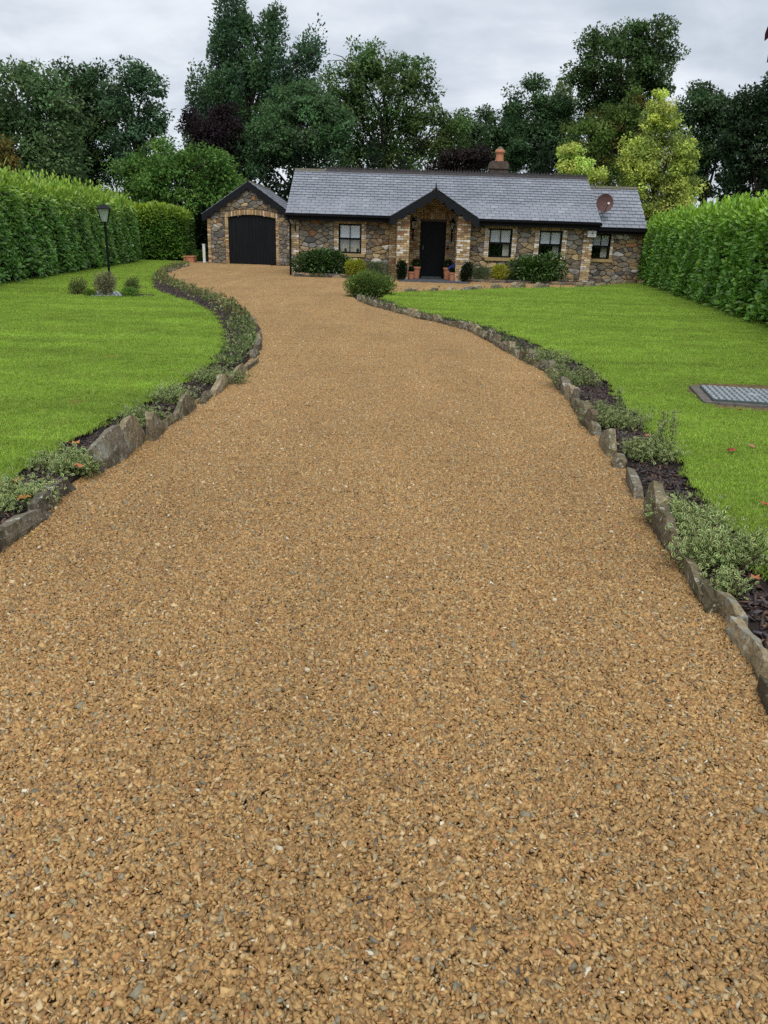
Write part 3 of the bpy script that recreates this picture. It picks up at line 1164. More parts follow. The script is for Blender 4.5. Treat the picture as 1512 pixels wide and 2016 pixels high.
def window(parent, x0, x1, z0, z1, Y, style):
    """sash window; frame lies in the opening, its own world position"""
    wobj = link_empty('window', parent)
    y0, y1 = Y + 0.03, Y + 0.09
    fr = MB()
    t = 0.055
    fr.box(x0, x0 + t, y0, y1, z0, z1)
    fr.box(x1 - t, x1, y0, y1, z0, z1)
    fr.box(x0 + t, x1 - t, y0, y1, z1 - t, z1)
    fr.box(x0 + t, x1 - t, y0, y1, z0, z0 + t)
    fr.build('frame', MT['black'], wobj)
    zm = z0 + (z1 - z0) * 0.5
    s = MB()
    s.box(x0 + t, x1 - t, y0 - .012, y1 - 0.02, zm - .035, zm + .035)
    s.build('meeting_rail', MT['black'], wobj)
    xm = (x0 + x1) / 2
    for (za, zb) in ((z0 + t, zm - .035), (zm + .035, z1 - t)):
        s = MB()
        s.box(xm - .015, xm + .015, y0 + .004, y1 - .02, za, zb)
        s.build('glazing_bar', MT['black'], wobj)
        for (xa, xb) in ((x0 + t, xm - .015), (xm + .015, x1 - t)):
            p_ = MB()
            p_.box(xa, xb, y0 + .02, y0 + .026, za, zb)
            p_.build('pane', MT['glass'], wobj)
    bl = MB()
    bl.box(x0 + t + .01, x1 - t - .01, y1 + .006, y1 + .010, zm - .01, z1 - t - .05)
    bl.build('blind', MT['blind'], wobj)
    bl = MB()
    bl.box(x0 + t + .004, x1 - t - .004, y1 + .004, y1 + .05, z1 - t - .05, z1 - t)
    bl.build('blind_box', MT['white'], wobj)

    def folds(xa, xb, amp, nf):
        n_ = max(8, nf * 6)
        b = MB()
        top = []
        for i in range(n_ + 1):
            u = i / n_
            top.append((xa + (xb - xa) * u, y1 + .09 + amp * math.sin(u * nf * 2 * math.pi)))
        for i in range(n_):
            p, q = top[i], top[i + 1]
            b.add([(p[0], p[1], z0 - .1), (q[0], q[1], z0 - .1), (q[0], q[1], z1 - .02), (p[0], p[1], z1 - .02)], [(0, 1, 2, 3)])
        return b
    if style == 'net':
        folds(x0 + .03, x1 - .03, .012, 11).build('curtain', MT['curtain'], wobj)
        for xq in (x0 + .3 * (x1 - x0), x1 - .14):
            b = MB()
            b.lathe(xq, y1 + .05, [(.02, z0 + t), (.045, z0 + t + .03), (.045, z0 + t + .10), (.02, z0 + t + .12)], 10)
            b.build('ornament', MT['charcoal'], wobj)
    else:
        folds(x1 - .30, x1 - .06, .012, 3).build('curtain', MT['curtain'], wobj)
        b = MB()
        xq = x0 + .3 * (x1 - x0)
        b.lathe(xq, y1 + .12, [(.035, z0 + t), (.05, z0 + t + .03), (.055, z0 + t + .11), (.045, z0 + t + .11)], 10)
        for k in range(9):
            a = random.uniform(0, 6.28)
            l_ = random.uniform(.08, .2)
            b.tube([(xq, y1 + .12, z0 + t + .10), (xq + .06 * math.cos(a), y1 + .12 + .03 * math.sin(a), z0 + t + .1 + l_ * .6),
                    (xq + .12 * math.cos(a), y1 + .12 + .04 * math.sin(a), z0 + t + .1 + l_)], [.004, .003, .009], 5)
        b.build('house_plant', MT['core'], wobj)
    return wobj


def link_empty(name, parent):
    o = bpy.data.objects.new(name, None)
    o.empty_display_size = 0.1
    C.objects.link(o)
    o.parent = parent
    off = Vector((0, 0, 0))
    q = parent
    while q is not None:
        off += q.location
        q = q.parent
    o.location = -off
    return o


# ================================================================== COTTAGE
YW = 30.0                      # front wall plane
HX0, HX1, HZ = -3.75, 7.32, 2.02
EY, EZ, RY, RZ = 29.62, 2.13, 32.6, 3.78
EX0, EX1 = -3.86, 7.46
cot = thing('cottage', 'long single-storey rubble stone cottage with grey slate roof, brick porch and black sash windows', 'house')

WL = (-1.98, -1.14, 0.84, 1.86)
W1 = (3.53, 4.37, 0.86, 1.86)
W2 = (5.36, 6.20, 0.87, 1.84)
DOOR = (1.01, 1.95, 0.06, 2.09)
holes = [WL, W1, W2, DOOR]
wall = MB()
wall_panels(wall, HX0, HX1, -0.05, HZ, YW, YW + .3, holes)
# recessed centre of the porch goes up into the little gable
wall.prism([(0.35, HZ), (2.5, HZ), (2.4, 2.2), (1.42, 2.9), (0.45, 2.2)], YW, YW + .3, 'y')
wall.prism([(YW + .301, -.05), (35.2, -.05), (35.2, 2.02), (32.6, 3.66), (YW + .301, 2.3)], HX0, HX0 + .3, 'x')
wall.prism([(YW + .301, -.05), (35.2, -.05), (35.2, 2.02), (32.6, 3.66), (YW + .301, 2.3)], HX1 - .3, HX1, 'x')
wall.box(HX0 + .3, HX1 - .3, 34.9, 35.2, -.05, 2.02)
wall_o = wall.build('wall', MT['mortar'], cot)

BK_ = Bricks()
porch = MB()
PF = 28.6
porch.box(0.17, 0.57, PF + .02, YW - .02, 0.0, 2.22)
porch_o = porch.build('porch_wall', MT['mortar'], cot)
porch = MB()
porch.box(2.27, 2.71, PF + .02, YW - .02, 0.0, 2.22)
porch_o2 = porch.build('porch_wall', MT['mortar'], cot)

q = 0.17


def quoin_holes(W, q=q):
    return (W[0] - q, W[1] + q, W[2] - .13, W[3] + .22)


cells = rubble_cells((HX0, HX1, 0, HZ), [(-1, 0, -(HX0 + .32)), (1, 0, HX1 - .36), (0, -1, 0), (0, 1, HZ)],
                     [quoin_holes(WL), quoin_holes(W1), quoin_holes(W2), (-0.12, 2.72, -1, 3)])
lay_rubble(cells, YW, wall_o)


def toothed(x0, x1, z0, z1, side, prio, pal='n', palf=None):
    """quoin strip whose inner edge is toothed; rubble shows mortar between"""
    BK_.field('x', x0, x1, z0, z1, YW, wall_o, pal, prio, palf=palf)


pale_top = lambda x, z: 'p' if (z > 0.75 and random.random() < .75) else 'n'
toothed(HX0, HX0 + .31, 0, HZ, 1, 3, palf=lambda x, z: 'p' if random.random() < .5 else 'n')
toothed(HX1 - .35, HX1, 0, HZ, 1, 2, palf=lambda x, z: 'p' if random.random() < .25 else 'n')
for W in (WL, W1, W2):
    pf = (lambda x, z: 'p' if random.random() < .3 else 'n') if W is WL else (lambda x, z: 'p' if random.random() < .8 else 'n')
    toothed(W[0] - q, W[0], W[2] - .02, W[3], 1, 1, palf=pf)
    toothed(W[1], W[1] + q, W[2] - .02, W[3], 1, 1, palf=pf)
    if W[3] + .21 < HZ + .1:
        BK_.soldiers(W[0] - q, W[1] + q, W[3] + .004, min(.2, HZ - W[3] - .01), YW, wall_o, 1)
    s = MB()
    s.box(W[0] - .13, W[1] + .13, YW - .07, YW + .08, W[2] - .125, W[2] - .004)
    so = s.build('sill', MT['sill'], cot, bevel=.006)
# brick inside the porch
BK_.field('x', -0.12, DOOR[0], 0.06, 2.1, YW, wall_o, 'n', 4, keep=lambda x, z: True)
BK_.field('x', DOOR[1], 2.72, 0.06, 2.1, YW, wall_o, 'n', 4)
BK_.soldiers(DOOR[0] - .15, DOOR[1] + .15, 2.105, .215, YW, wall_o, 5)
BK_.field('x', 0.4, 2.45, 2.325, 2.9, YW, wall_o, 'n', 4, keep=lambda x, z: abs(x - 1.42) < (2.95 - z) * 1.4)
BK_.field('x', 0.4, DOOR[0] - .155, 2.105, 2.32, YW, wall_o, 'n', 4)
BK_.field('x', DOOR[1] + .155, 2.45, 2.105, 2.32, YW, wall_o, 'n', 4)
pp = lambda x, z: 'p' if random.random() < .45 else 'n'
BK_.field('x', 0.17, 0.57, 0.0, 2.2, PF + .02, porch_o, 'n', 9, palf=pp)
BK_.field('x', 2.27, 2.71, 0.0, 2.2, PF + .02, porch_o2, 'n', 9, palf=pp)
BK_.field('y', PF + .03, YW - .03, 0.0, 2.2, 0.17, porch_o, 'n', 3, palf=pp)
BK_.field('y', PF + .03, YW - .03, 0.0, 2.2, 2.27, porch_o2, 'n', 3, palf=pp)
BK_.field('y', PF + .03, YW - .03, 0.0, 2.2, 0.57, porch_o, 'n', 2, out=1)
# annex wall
AY = 31.1
AX1 = 9.47
aw = MB()
WA = (7.56, 8.27, 0.9, 1.80)
wall_panels(aw, HX1, AX1, -.05, 1.95, AY, AY + .3, [WA])
aw.prism([(AY + .3, -.05), (34.6, -.05), (34.6, 1.9), (32.8, 3.35), (AY + .3, 2.1)], AX1 - .3, AX1, 'x')
aw.box(HX1, AX1 - .3, 34.3, 34.6, -.05, 1.9)
aw_o = aw.build('annex_wall', MT['mortar'], cot)
ca = rubble_cells((HX1, AX1, 0, 1.95), [(-1, 0, -HX1), (1, 0, AX1), (0, -1, 0), (0, 1, 1.95)], [quoin_holes(WA, .12)], .32, .19)
lay_rubble(ca, AY, aw_o, 120)
BK_.field('x', WA[1], WA[1] + .12, WA[2], WA[3], AY, aw_o, 'p', 0)
BK_.soldiers(WA[0] - .1, WA[1] + .12, WA[3] + .004, .14, AY, aw_o, 0)
s = MB()
s.box(WA[0] - .1, WA[1] + .13, AY - .07, AY + .08, WA[2] - .12, WA[2] - .004)
s.build('sill', MT['sill'], cot, bevel=.006)
BK_.build(300)

window(cot, *WL, YW, 'net')
window(cot, *W1, YW, 'dark')
window(cot, *W2, YW, 'dark')
window(cot, *WA, AY, 'dark')

# front door
dr = link_empty('door', cot)
d = MB()
x0, x1, z0, z1 = DOOR
d.box(x0, x0 + .06, YW + .08, YW + .16, z0, z1)
d.box(x1 - .06, x1, YW + .08, YW + .16, z0, z1)
d.box(x0 + .06, x1 - .06, YW + .08, YW + .16, z1 - .06, z1)
d.build('frame', MT['black'], dr)
d = MB()
d.box(x0 + .065, x1 - .065, YW + .10, YW + .14, z0 + .01, z1 - .065)
for (a, b) in ((.2, .95), (1.05, 1.9)):
    for (u0, u1) in ((x0 + .15, x0 + .44), (x0 + .50, x1 - .15)):
        d.box(u0, u1, YW + .09, YW + .10, z0 + a, z0 + b)
d.build('leaf', MT['black'], dr)
d = MB()
d.tube([(x0 + .12, YW + .06, z0 + .98), (x0 + .12, YW + .06, z0 + 1.14)], [.01, .01], 8)
d.tube([(x0 + .12, YW + .06, z0 + 1.1), (x0 + .12, YW + .10, z0 + 1.1)], [.01, .01], 8)
d.build('handle', MT['steel'], dr)
d = MB()
d.box(x0 + .1, x1 - .1, YW + .06, YW + .10, z0 + 0.001, z0 + .05)
d.build('threshold', MT['steel_dark'], dr)

# roofs
roof = MB()
SLP = (RZ - EZ) / (RY - EY)
for (xa, xb, ya) in ((EX0 + .01, 0.36, EY + .02), (0.36, 2.48, YW + .31), (2.48, EX1 - .01, EY + .02)):
    za = EZ + (ya - EY) * SLP
    roof.prism([(ya, za - .03), (RY, RZ - .03), (35.6, EZ - .03), (35.6, EZ - .12), (RY, RZ - .16), (ya, za - .12)], xa, xb, 'x')
roof_o = roof.build('roof', MT['underlay'], cot)
slates = []
PA = (1.42, 3.02)         # porch gable apex
PX0, PX1, PZ, PY = -0.06, 2.90, 2.13, 28.3
slope = (RZ - EZ) / (RY - EY)
YJ = EY + (PA[1] - EZ) / slope


def under_porch(c):
    if c.z > PA[1] - .02:
        return False
    halfw = (PA[1] - c.z) / (PA[1] - PZ) * (PA[0] - PX0)
    return abs(c.x - PA[0]) < halfw - .10


slate_roof(roof_o, (EX0, EY, EZ), (EX1, EY, EZ), (EX0, RY, RZ), (EX1, RY, RZ), 17, 0.285, slates, under_porch)
aroof = MB()
AEY, AEZ, ARY, ARZ = 30.78, 2.0, 32.8, 3.50
aroof.prism([(AEY + .02, AEZ - .03), (ARY, ARZ - .03), (34.9, AEZ - .03), (34.9, AEZ - .12), (ARY, ARZ - .14), (AEY + .02, AEZ - .12)], EX1 - .3, AX1 + .02, 'x')
aroof_o = aroof.build('annex_roof', MT['underlay'], cot)
slate_roof(aroof_o, (EX1 - .25, AEY, AEZ), (AX1 + .03, AEY, AEZ), (EX1 - .25, ARY, ARZ), (AX1 + .03, ARY, ARZ), 12, 0.285, slates)
proof = MB()
th_ = .05
for (xa, xb) in ((PX0, PA[0]), (PX1, PA[0])):
    proof.prism([(xa, PZ - .03), (xb, PA[1] - .03), (xb, PA[1] - .09), (xa, PZ - .09)], PY + .05, EY + .35, 'y')
    proof.add([(xa, EY + .35, PZ - .03), (xb, EY + .35, PA[1] - .03), (xb, YJ + .03, PA[1] - .03)], [(0, 1, 2)])
proof_o = proof.build('porch_roof', MT['underlay'], cot)
for (xe, sgn) in ((PX0, 1), (PX1, -1)):
    # slopes run in x; eave line from the front back to the valley
    a, b = (xe, PY + .03, PZ), (xe, EY + .05, PZ)
    c_, d_ = (PA[0], PY + .03, PA[1]), (PA[0], YJ, PA[1])
    if sgn < 0:
        a, b, c_, d_ = a, b, c_, d_
    slate_roof(proof_o, a, b, c_, d_, 8, 0.285, slates)
build_slates(slates, 300)


def ridge_run(p0, p1, n_, parent, m_, crest):
    p0, p1 = Vector(p0), Vector(p1)
    for i in range(n_):
        a, b = p0.lerp(p1, i / n_), p0.lerp(p1, (i + 1) / n_ - .01 / (p1 - p0).length)
        mb = MB()
        ax = (b - a).normalized()
        sd_ = Vector((-ax.y, ax.x, 0))
        w, h = .13, .085
        pr = [(-w, -h), (-w, -h + .02), (-.02, .022), (.02, .022), (w, -h + .02), (w, -h)]
        n2 = len(pr)
        vs = [a + sd_ * u + Vector((0, 0, v_)) for u, v_ in pr] + [b + sd_ * u + Vector((0, 0, v_)) for u, v_ in pr]
        fs = [(k, (k + 1) % n2, n2 + (k + 1) % n2, n2 + k) for k in range(n2)] + [tuple(range(n2)), tuple(range(n2, 2 * n2))]
        mb.add(vs, fs)
        if crest:
            L_ = (b - a).length
            kk = 4
            for j in range(kk):
                c = a + ax * (L_ * (j + .5) / kk)
                wv = L_ / kk * .5
                t_ = sd_ * .012
                u = ax * wv
                hts = [(0 - 1, .02), (-1, .08), (-.45, .09), (0, .16), (.45, .09), (1, .08), (1, .02)]
                P_ = [c + u * q_[0] * .98 + Vector((0, 0, q_[1])) for q_ in hts]
                m_n = len(P_)
                mb.add([p + t_ for p in P_] + [p - t_ for p in P_], [tuple(range(m_n)), tuple(range(m_n, 2 * m_n))] + [(k, (k + 1) % m_n, m_n + (k + 1) % m_n, m_n + k) for k in range(m_n)])
        mb.build('ridge_tile', m_, parent)


ridge_run((EX0, RY, RZ + .05), (EX0 + 1.2, RY, RZ + .05), 3, roof_o, MT['ridge_moss'], False)
ridge_run((EX0 + 1.2, RY, RZ + .05), (EX1, RY, RZ + .05), 22, roof_o, MT['ridge'], True)
ridge_run((EX1 - .02, ARY, ARZ + .05), (AX1 + .03, ARY, ARZ + .05), 5, aroof_o, MT['ridge_moss'], False)
ridge_run((PA[0], PY + .03, PA[1] + .05), (PA[0], YJ - .05, PA[1] + .05), 6, proof_o, MT['ridge_moss'], False)

# gutters, fascia, pipes
gt = MB()
for (xa, xb) in ((EX0, PX0 + .12), (PX1 - .12, EX1 + .02)):
    prof = [(EY - .10, EZ + .005), (EY - .10, EZ - .04), (EY - .06, EZ - .09), (EY - .01, EZ - .09), (EY + .01, EZ - .04), (EY + .01, EZ + .0), (EY - .004, EZ + .0), (EY - .02, EZ - .05), (EY - .07, EZ - .06), (EY - .088, EZ + .005)]
    gt.prism(prof, xa, xb, 'x')
gt.build('gutter', MT['black'], cot)
fb = MB()
fb.box(EX0 + .03, PX0 + .14, EY + .012, EY + .04, EZ - .19, EZ - .035)
fb.box(PX1 - .14, EX1 - .03, EY + .012, EY + .04, EZ - .19, EZ - .035)
fb.box(EX0 + .03, PX0 + .14, EY + .04, YW - .002, EZ - .18, EZ - .16)
fb.box(PX1 - .14, EX1 - .03, EY + .04, YW - .002, EZ - .18, EZ - .16)
fb.build('fascia', MT['black'], cot)
gt = MB()
gt.box(EX1 - .1, AX1 + .04, AEY - .09, AEY + .0, AEZ - .10, AEZ - .01)
gt.box(EX1 - .1, AX1 - .03, AEY + .003, AEY + .03, AEZ - .19, AEZ - .035)
gt.build('annex_gutter', MT['black'], cot)
vb = MB()
vb.prism([(EY - .02, EZ - .10), (EY - .02, EZ - .02), (RY, RZ - .01), (RY, RZ - .12)], EX0 - .025, EX0 - .002, 'x')
vb.prism([(EY - .02, EZ - .10), (EY - .02, EZ - .02), (RY, RZ - .01), (RY, RZ - .12)], EX1 + .002, EX1 + .025, 'x')
vb.build('verge_board', MT['charcoal'], cot)
dp = MB()
dp.tube([(EX0 + .06, EY - .05, EZ - .08), (EX0 + .07, EY - .04, EZ - .16), (EX0 + .12, YW - .09, EZ - .34), (EX0 + .12, YW - .09, 0.0)], [.036] * 4, 10)
for z in (.4, 1.2):
    dp.tube([(EX0 + .12, YW - .09, z), (EX0 + .12, YW - .09, z + .05)], [.045, .045], 10)
dp.build('downpipe', MT['black'], cot)
dp = MB()
dp.tube([(EX1 - .06, EY - .05, EZ - .08), (EX1 - .05, EY - .02, EZ - .16), (EX1 - .02, YW + .2, EZ - .35), (EX1 - .02, YW + .5, EZ - .42), (EX1 - .02, AY - .1, EZ - .5), (EX1 - .02, AY - .1, 0)], [.036] * 6, 10)
dp.build('downpipe', MT['black'], cot)

barge(PX0 - .06, PZ - .02, PA[0], PA[1] + .0, PX1 + .06, PZ - .02, PY - .01, PY + .03, .20, cot, 5, .13)
fin = MB()
fin.lathe(PA[0], PY, [(.03, -.28), (.03, -.02), (.045, 0), (.045, .03), (.02, .06), (.03, .10), (.018, .13), (.004, .24)], 10, z0=PA[1])
fin.build('finial', MT['charcoal'], cot)
sf = MB()
for (xa, xb) in ((PX0 + .05, PA[0]), (PX1 - .05, PA[0])):
    sf.prism([(xa, PZ - .1), (xb, PA[1] - .1), (xb, PA[1] - .13), (xa, PZ - .13)], PY + .04, YW - .01, 'y')
sf.build('porch_soffit', MT['charcoal'], cot)
sb = MB()
sb.box(0.57, 2.27, 27.95, YW - .001, -.04, .055)
sb.box(0.25, 2.7, 27.75, PF + .005, -.04, .052)
sb_o = sb.build('porch_step', MT['slab'], cot)

# chimney
ch = MB()
cxm = 4.17
ch.box(cxm - .36, cxm + .36, 33.7, 34.3, 2.6, 4.14)
ch.prism([(cxm - .40, 4.14), (cxm + .40, 4.14), (cxm + .36, 4.36), (cxm + .30, 4.42), (cxm - .30, 4.42), (cxm - .36, 4.36)], 33.65, 34.35, 'y')
ch_o = ch.build('chimney', MT['chimney_render'], cot)
pt = MB()
pt.lathe(cxm + .02, 34.0, [(.165, 0), (.16, .04), (.15, .24), (.15, .27), (.165, .28), (.165, .31), (.195, .33), (.20, .37), (.19, .42), (.15, .44)], 20, z0=4.42)
pt.build('chimney_pot', MT['terracotta'], ch_o, smooth=False)
pt = MB()
pt.lathe(cxm + .02, 34.0, [(.15, .441), (.13, .48), (.06, .54), (.01, .56)], 16, z0=4.42)
pt.build('pot_cap', MT['ridge_moss'], ch_o)

# ================================================================== GARAGE
GY = 38.6
GX0, GX1 = -8.72, -4.75
GA = (-6.735, 3.62)
GZ = 2.10
gar = thing('garage', 'rubble stone garage with scalloped black gable boards and arched black double doors', 'garage')
GD = (-7.74, -5.50, 0.0, 2.06)
ARC = .17
gw = MB()
wall_panels(gw, GX0, GX1, -.05, GZ + .13, GY, GY + .3, [(GD[0], GD[1], 0.0, GD[3] + ARC)])
GDM, GDW = (GD[0] + GD[1]) / 2, (GD[1] - GD[0]) / 2
for sgn in (-1, 1):
    crv = [(GDM + sgn * GDW * (1 - i / 8), GD[3] + ARC * (1 - (1 - i / 8) ** 2) + .002) for i in range(9)]
    gw.prism(crv + [(GDM + sgn * GDW, GD[3] + ARC)], GY + .001, GY + .3, 'y')
gw.prism([(GX0 + .15, GZ + .13), (GX1 - .15, GZ + .13), (GA[0], GA[1] - .12)], GY, GY + .3, 'y')
gw.box(GX0, GX0 + .3, GY + .3, GY + 6, -.05, GZ)
gw.box(GX1 - .3, GX1, GY + .3, GY + 6, -.05, GZ)
gw.box(GX0 + .3, GX1 - .3, GY + 5.7, GY + 6, -.05, GZ)
gw_o = gw.build('wall', MT['mortar'], gar)
k = (GA[1] - .1 - GZ) / (GA[0] - GX0)
outer = [(-1, 0, -(GX0 + .16)), (1, 0, GX1), (0, -1, 0), (-k, 1, GZ - k * GX0), (k, 1, GZ + k * GX1)]
gc = rubble_cells((GX0, GX1, 0, 3.6), outer, [(GD[0] - .15, GD[1] + .15, -1, GD[3] + .0), (GD[0] - .1, GD[1] + .1, -1, GD[3] + .30), (GD[0] + .3, GD[1] - .3, -1, GD[3] + .40)], .34, .21)
lay_rubble(gc, GY, gw_o)
GB = Bricks()
GB.field('x', GX0, GX0 + .15, 0, GZ - .1, GY, gw_o, 'n', 1)
GB.field('x', GD[0] - .15, GD[0], 0, GD[3], GY, gw_o, 'n', 2)
GB.field('x', GD[1], GD[1] + .15, 0, GD[3], GY, gw_o, 'n', 2)
GB.soldiers(GD[0] - .15, GD[1] + .15, GD[3] + .0, .22, GY - .004, gw_o, 3, arch=.17)
GB.build(300)
# arched door pair
gd = link_empty('garage_door', gar)
for (xa, xb) in ((GD[0] + .01, GA[0] + .11), (GA[0] + .12, GD[1] - .01)):
    b = MB()
    npk = 7
    for i in range(npk):
        u0 = xa + (xb - xa) * i / npk
        u1 = xa + (xb - xa) * (i + 1) / npk - .006

        def top(x):
            u = (x - (GD[0] + GD[1]) / 2) / ((GD[1] - GD[0]) / 2)
            return GD[3] - .02 + .17 * (1 - u * u)
        b.prism([(u0, .02), (u1, .02), (u1, top(u1)), (u0, top(u0))], GY + .07 + random.uniform(0, .003), GY + .11, 'y')
    b.box(xa, xb, GY + .095, GY + .115, .02, GD[3] - .03)
    b.build('door_leaf', MT['door_black'], gd)
barge(GX0 - .22, GZ + .06, GA[0], GA[1] + .02, GX1 + .22, GZ + .06, GY - .14, GY - .10, .20, gar, 7, .14)
gr = MB()
for (xa, sg) in ((GX0 - .2, 1), (GX1 + .2, -1)):
    gr.prism([(xa, GZ + .04), (GA[0], GA[1] - .01), (GA[0], GA[1] - .09), (xa, GZ - .04)], GY - .095, GY + 6.2, 'y')
gr_o = gr.build('roof', MT['underlay'], gar)
gsl = []
for xe in (GX0 - .22, GX1 + .22):
    slate_roof(gr_o, (xe, GY - .12, GZ + .06), (xe, GY + 6.2, GZ + .06), (GA[0], GY - .12, GA[1] + .02), (GA[0], GY + 6.2, GA[1] + .02), 9, .285, gsl)
build_slates(gsl, 150)
ridge_run((GA[0], GY - .12, GA[1] + .06), (GA[0], GY + 6.2, GA[1] + .06), 12, gr_o, MT['ridge_moss'], False)
fin = MB()
fin.lathe(GA[0], GY - .12, [(.03, -.42), (.03, -.02), (.045, 0), (.045, .03), (.02, .06), (.028, .09), (.004, .2)], 10, z0=GA[1])
fin.build('finial', MT['charcoal'], gar)
gp_ = MB()
gp_.box(GX0 - .09, GX0 - .005, GY + .4, GY + .5, GZ - .25, GZ - .1)
gp_.tube([(GX0 - .05, GY + .45, GZ - .1), (GX0 - .05, GY + .45, 0)], [.035, .035], 8)
gp_.build('downpipe', MT['black'], gar)

# ================================================================== FIXTURES
def lantern_wall(x, y, z, label, scale=1.0, arm=True, parent=None):
    t = thing('wall_lantern', label, 'lantern', (x, y, z), 'black wall lanterns by the porch door')
    s_ = scale
    b = MB()
    b.box(x - .02 * s_, x + .02 * s_, y - .014, y + 0.01, z - .42 * s_, z - .02 * s_)
    b.tube([(x, y - .01, z - .36 * s_), (x, y - .07, z - .26 * s_), (x, y - .10, z - .16 * s_), (x, y - .10, z - .10 * s_)], [.014 * s_] * 4, 8)
    b.build('bracket', MT['black'], t)
    yc = y - .10
    b = MB()
    for i in range(4):
        a = math.pi / 4 + i * math.pi / 2
        b.tube([(x + .04 * s_ * math.cos(a), yc + .04 * s_ * math.sin(a), z - .10 * s_), (x + .085 * s_ * math.cos(a), yc + .085 * s_ * math.sin(a), z + .10 * s_)], [.007, .007], 5)
    b.lathe(x, yc, [(.03 * s_, -.115 * s_), (.06 * s_, -.10 * s_)], 4, z0=z)
    b.build('cage', MT['black'], t)
    b = MB()
    b.tube([(x, yc, z + .10 * s_), (x, yc, z + .12 * s_), (x, yc, z + .17 * s_), (x, yc, z + .20 * s_), (x, yc, z + .23 * s_)], [.10 * s_, .09 * s_, .03 * s_, .015 * s_, .004], 6)
    b.build('cap', MT['black'], t)
    b = MB()
    b.tube([(x, yc, z - .095 * s_), (x, yc, z + .098 * s_)], [.034 * s_, .074 * s_], 4, cap=False)
    b.build('lantern_pane', MT['lamp_glass'], t)
    b = MB()
    b.lathe(x, yc, [(.012, -.08), (.02, -.04), (.02, .03), (.008, .05)], 8, z0=z)
    b.build('bulb', MT['frost'], t)
    return t


lx, lz = V(811, 443, YW - .12)
lantern_wall(.60 + .14, YW - .015, lz, 'black wall lantern left of the front door', 1.25)
lx, lz = V(896, 446, YW - .12)
lantern_wall(2.15, YW - .015, lz, 'black wall lantern right of the front door', 1.25)
t_ = lantern_wall(HX0 + .19, YW - .03, V(574, 436, YW)[1], 'small black lantern at the left corner of the cottage under the gutter', .8)
del t_['group']

bx = thing('door_bell', 'small black bell push on the brick right of the front door', 'door bell', (2.03, YW - .03, 1.14))
b = MB()
b.box(1.995, 2.065, YW - .035, YW - .012, 1.07, 1.22)
b.build('case', MT['black'], bx, bevel=.006)
b = MB()
b.tube([(2.03, YW - .036, 1.16), (2.03, YW - .043, 1.16)], [.012, .012], 10)
b.build('button', MT['steel'], bx)

# alarm box with its printed mark
ax0, az0 = V(1156, 459, YW - .05)[0], 1.66
ax1, az1 = V(1174, 447, YW - .05)[0], 1.885
al = thing('alarm_box', 'white burglar alarm box with a small grey emblem under the right end of the gutter', 'alarm box', (ax0, YW - .05, az0))
b = MB()
b.box(ax0, ax1, YW - .19, YW - .035, az0, az1)
b.build('case', MT['white'], al, bevel=.015)
b = MB()
xm, zm = (ax0 + ax1) / 2 + .01, az0 + (az1 - az0) * .6
b.tube([(xm, YW - .1915, zm), (xm, YW - .1935, zm)], [.032, .032], 16)
b.build('emblem', MT['ink'], al)
b = MB()
for i in range(9):
    x_ = ax0 + .08 + i * (ax1 - ax0 - .16) / 9
    b.box(x_, x_ + .012, YW - .1925, YW - .1905, az0 + .05, az0 + .068)
b.build('print', MT['ink'], al)

sx_, sz_ = V(1114, 448, YW - .05)[0], 1.82
sn = thing('security_light', 'round white sensor on the wall above the right-hand window', 'sensor', (sx_, YW - .03, sz_))
b = MB()
b.tube([(sx_, YW - .02, sz_), (sx_, YW - .05, sz_), (sx_, YW - .10, sz_), (sx_, YW - .12, sz_)], [.06, .08, .06, .02], 16)
b.build('body', MT['white'], sn, smooth=True)
b = MB()
b.tube([(sx_ + .02, YW - .115, sz_ - .02), (sx_ + .02, YW - .128, sz_ - .024)], [.02, .015], 10)
b.build('lens', MT['ink'], sn)

# satellite dish
dx, dz, dy = 7.84, 2.88, 30.95
ds = thing('satellite_dish', 'reddish brown satellite dish standing over the slates of the lower roof', 'satellite dish', (dx, dy, dz - .4))
b = MB()
rings = []
axn = Vector((0.10, -1, .22)).normalized()
a1 = axn.orthogonal().normalized()
a2 = axn.cross(a1)
cc = Vector((dx, dy, dz))
prof = [(0.0, .075), (.10, .068), (.20, .045), (.29, .012), (.328, -.01), (.338, -.012)]
vs = []
NS = 32
for r_, d_ in prof:
    for i in range(NS):
        a = 2 * math.pi * i / NS
        vs.append(cc - axn * d_ + (a1 * math.cos(a) + a2 * math.sin(a) * .95) * max(r_, .001))
m_n = len(vs)
vs += [v_ - axn * .012 for v_ in vs]
fs = []
for k_ in range(len(prof) - 1):
    for i in range(NS):
        j = (i + 1) % NS
        fs.append((k_ * NS + i, k_ * NS + j, (k_ + 1) * NS + j, (k_ + 1) * NS + i))
        fs.append((m_n + k_ * NS + i, m_n + (k_ + 1) * NS + i, m_n + (k_ + 1) * NS + j, m_n + k_ * NS + j))
k_ = len(prof) - 1
for i in range(NS):
    j = (i + 1) % NS
    fs.append((k_ * NS + i, k_ * NS + j, m_n + k_ * NS + j, m_n + k_ * NS + i))
b.add(vs, fs)
b.build('reflector', MT['dish'], ds, smooth=True)
b = MB()
tip = cc + axn * .36 - a2 * 0 + Vector((0.02, 0, -.10))
base = cc + Vector((0, -.02, -.36))
b.tube([base, tip], [.012, .012], 8)
b.tube([cc + Vector((0, .02, -.1)) - axn * .08, tip], [.007, .007], 6)
b.build('arm', MT['black'], ds)
b = MB()
b.tube([tip, tip - axn * .05, tip - axn * .09], [.035, .035, .02], 12)
b.build('receiver', MT['white'], ds)
b = MB()
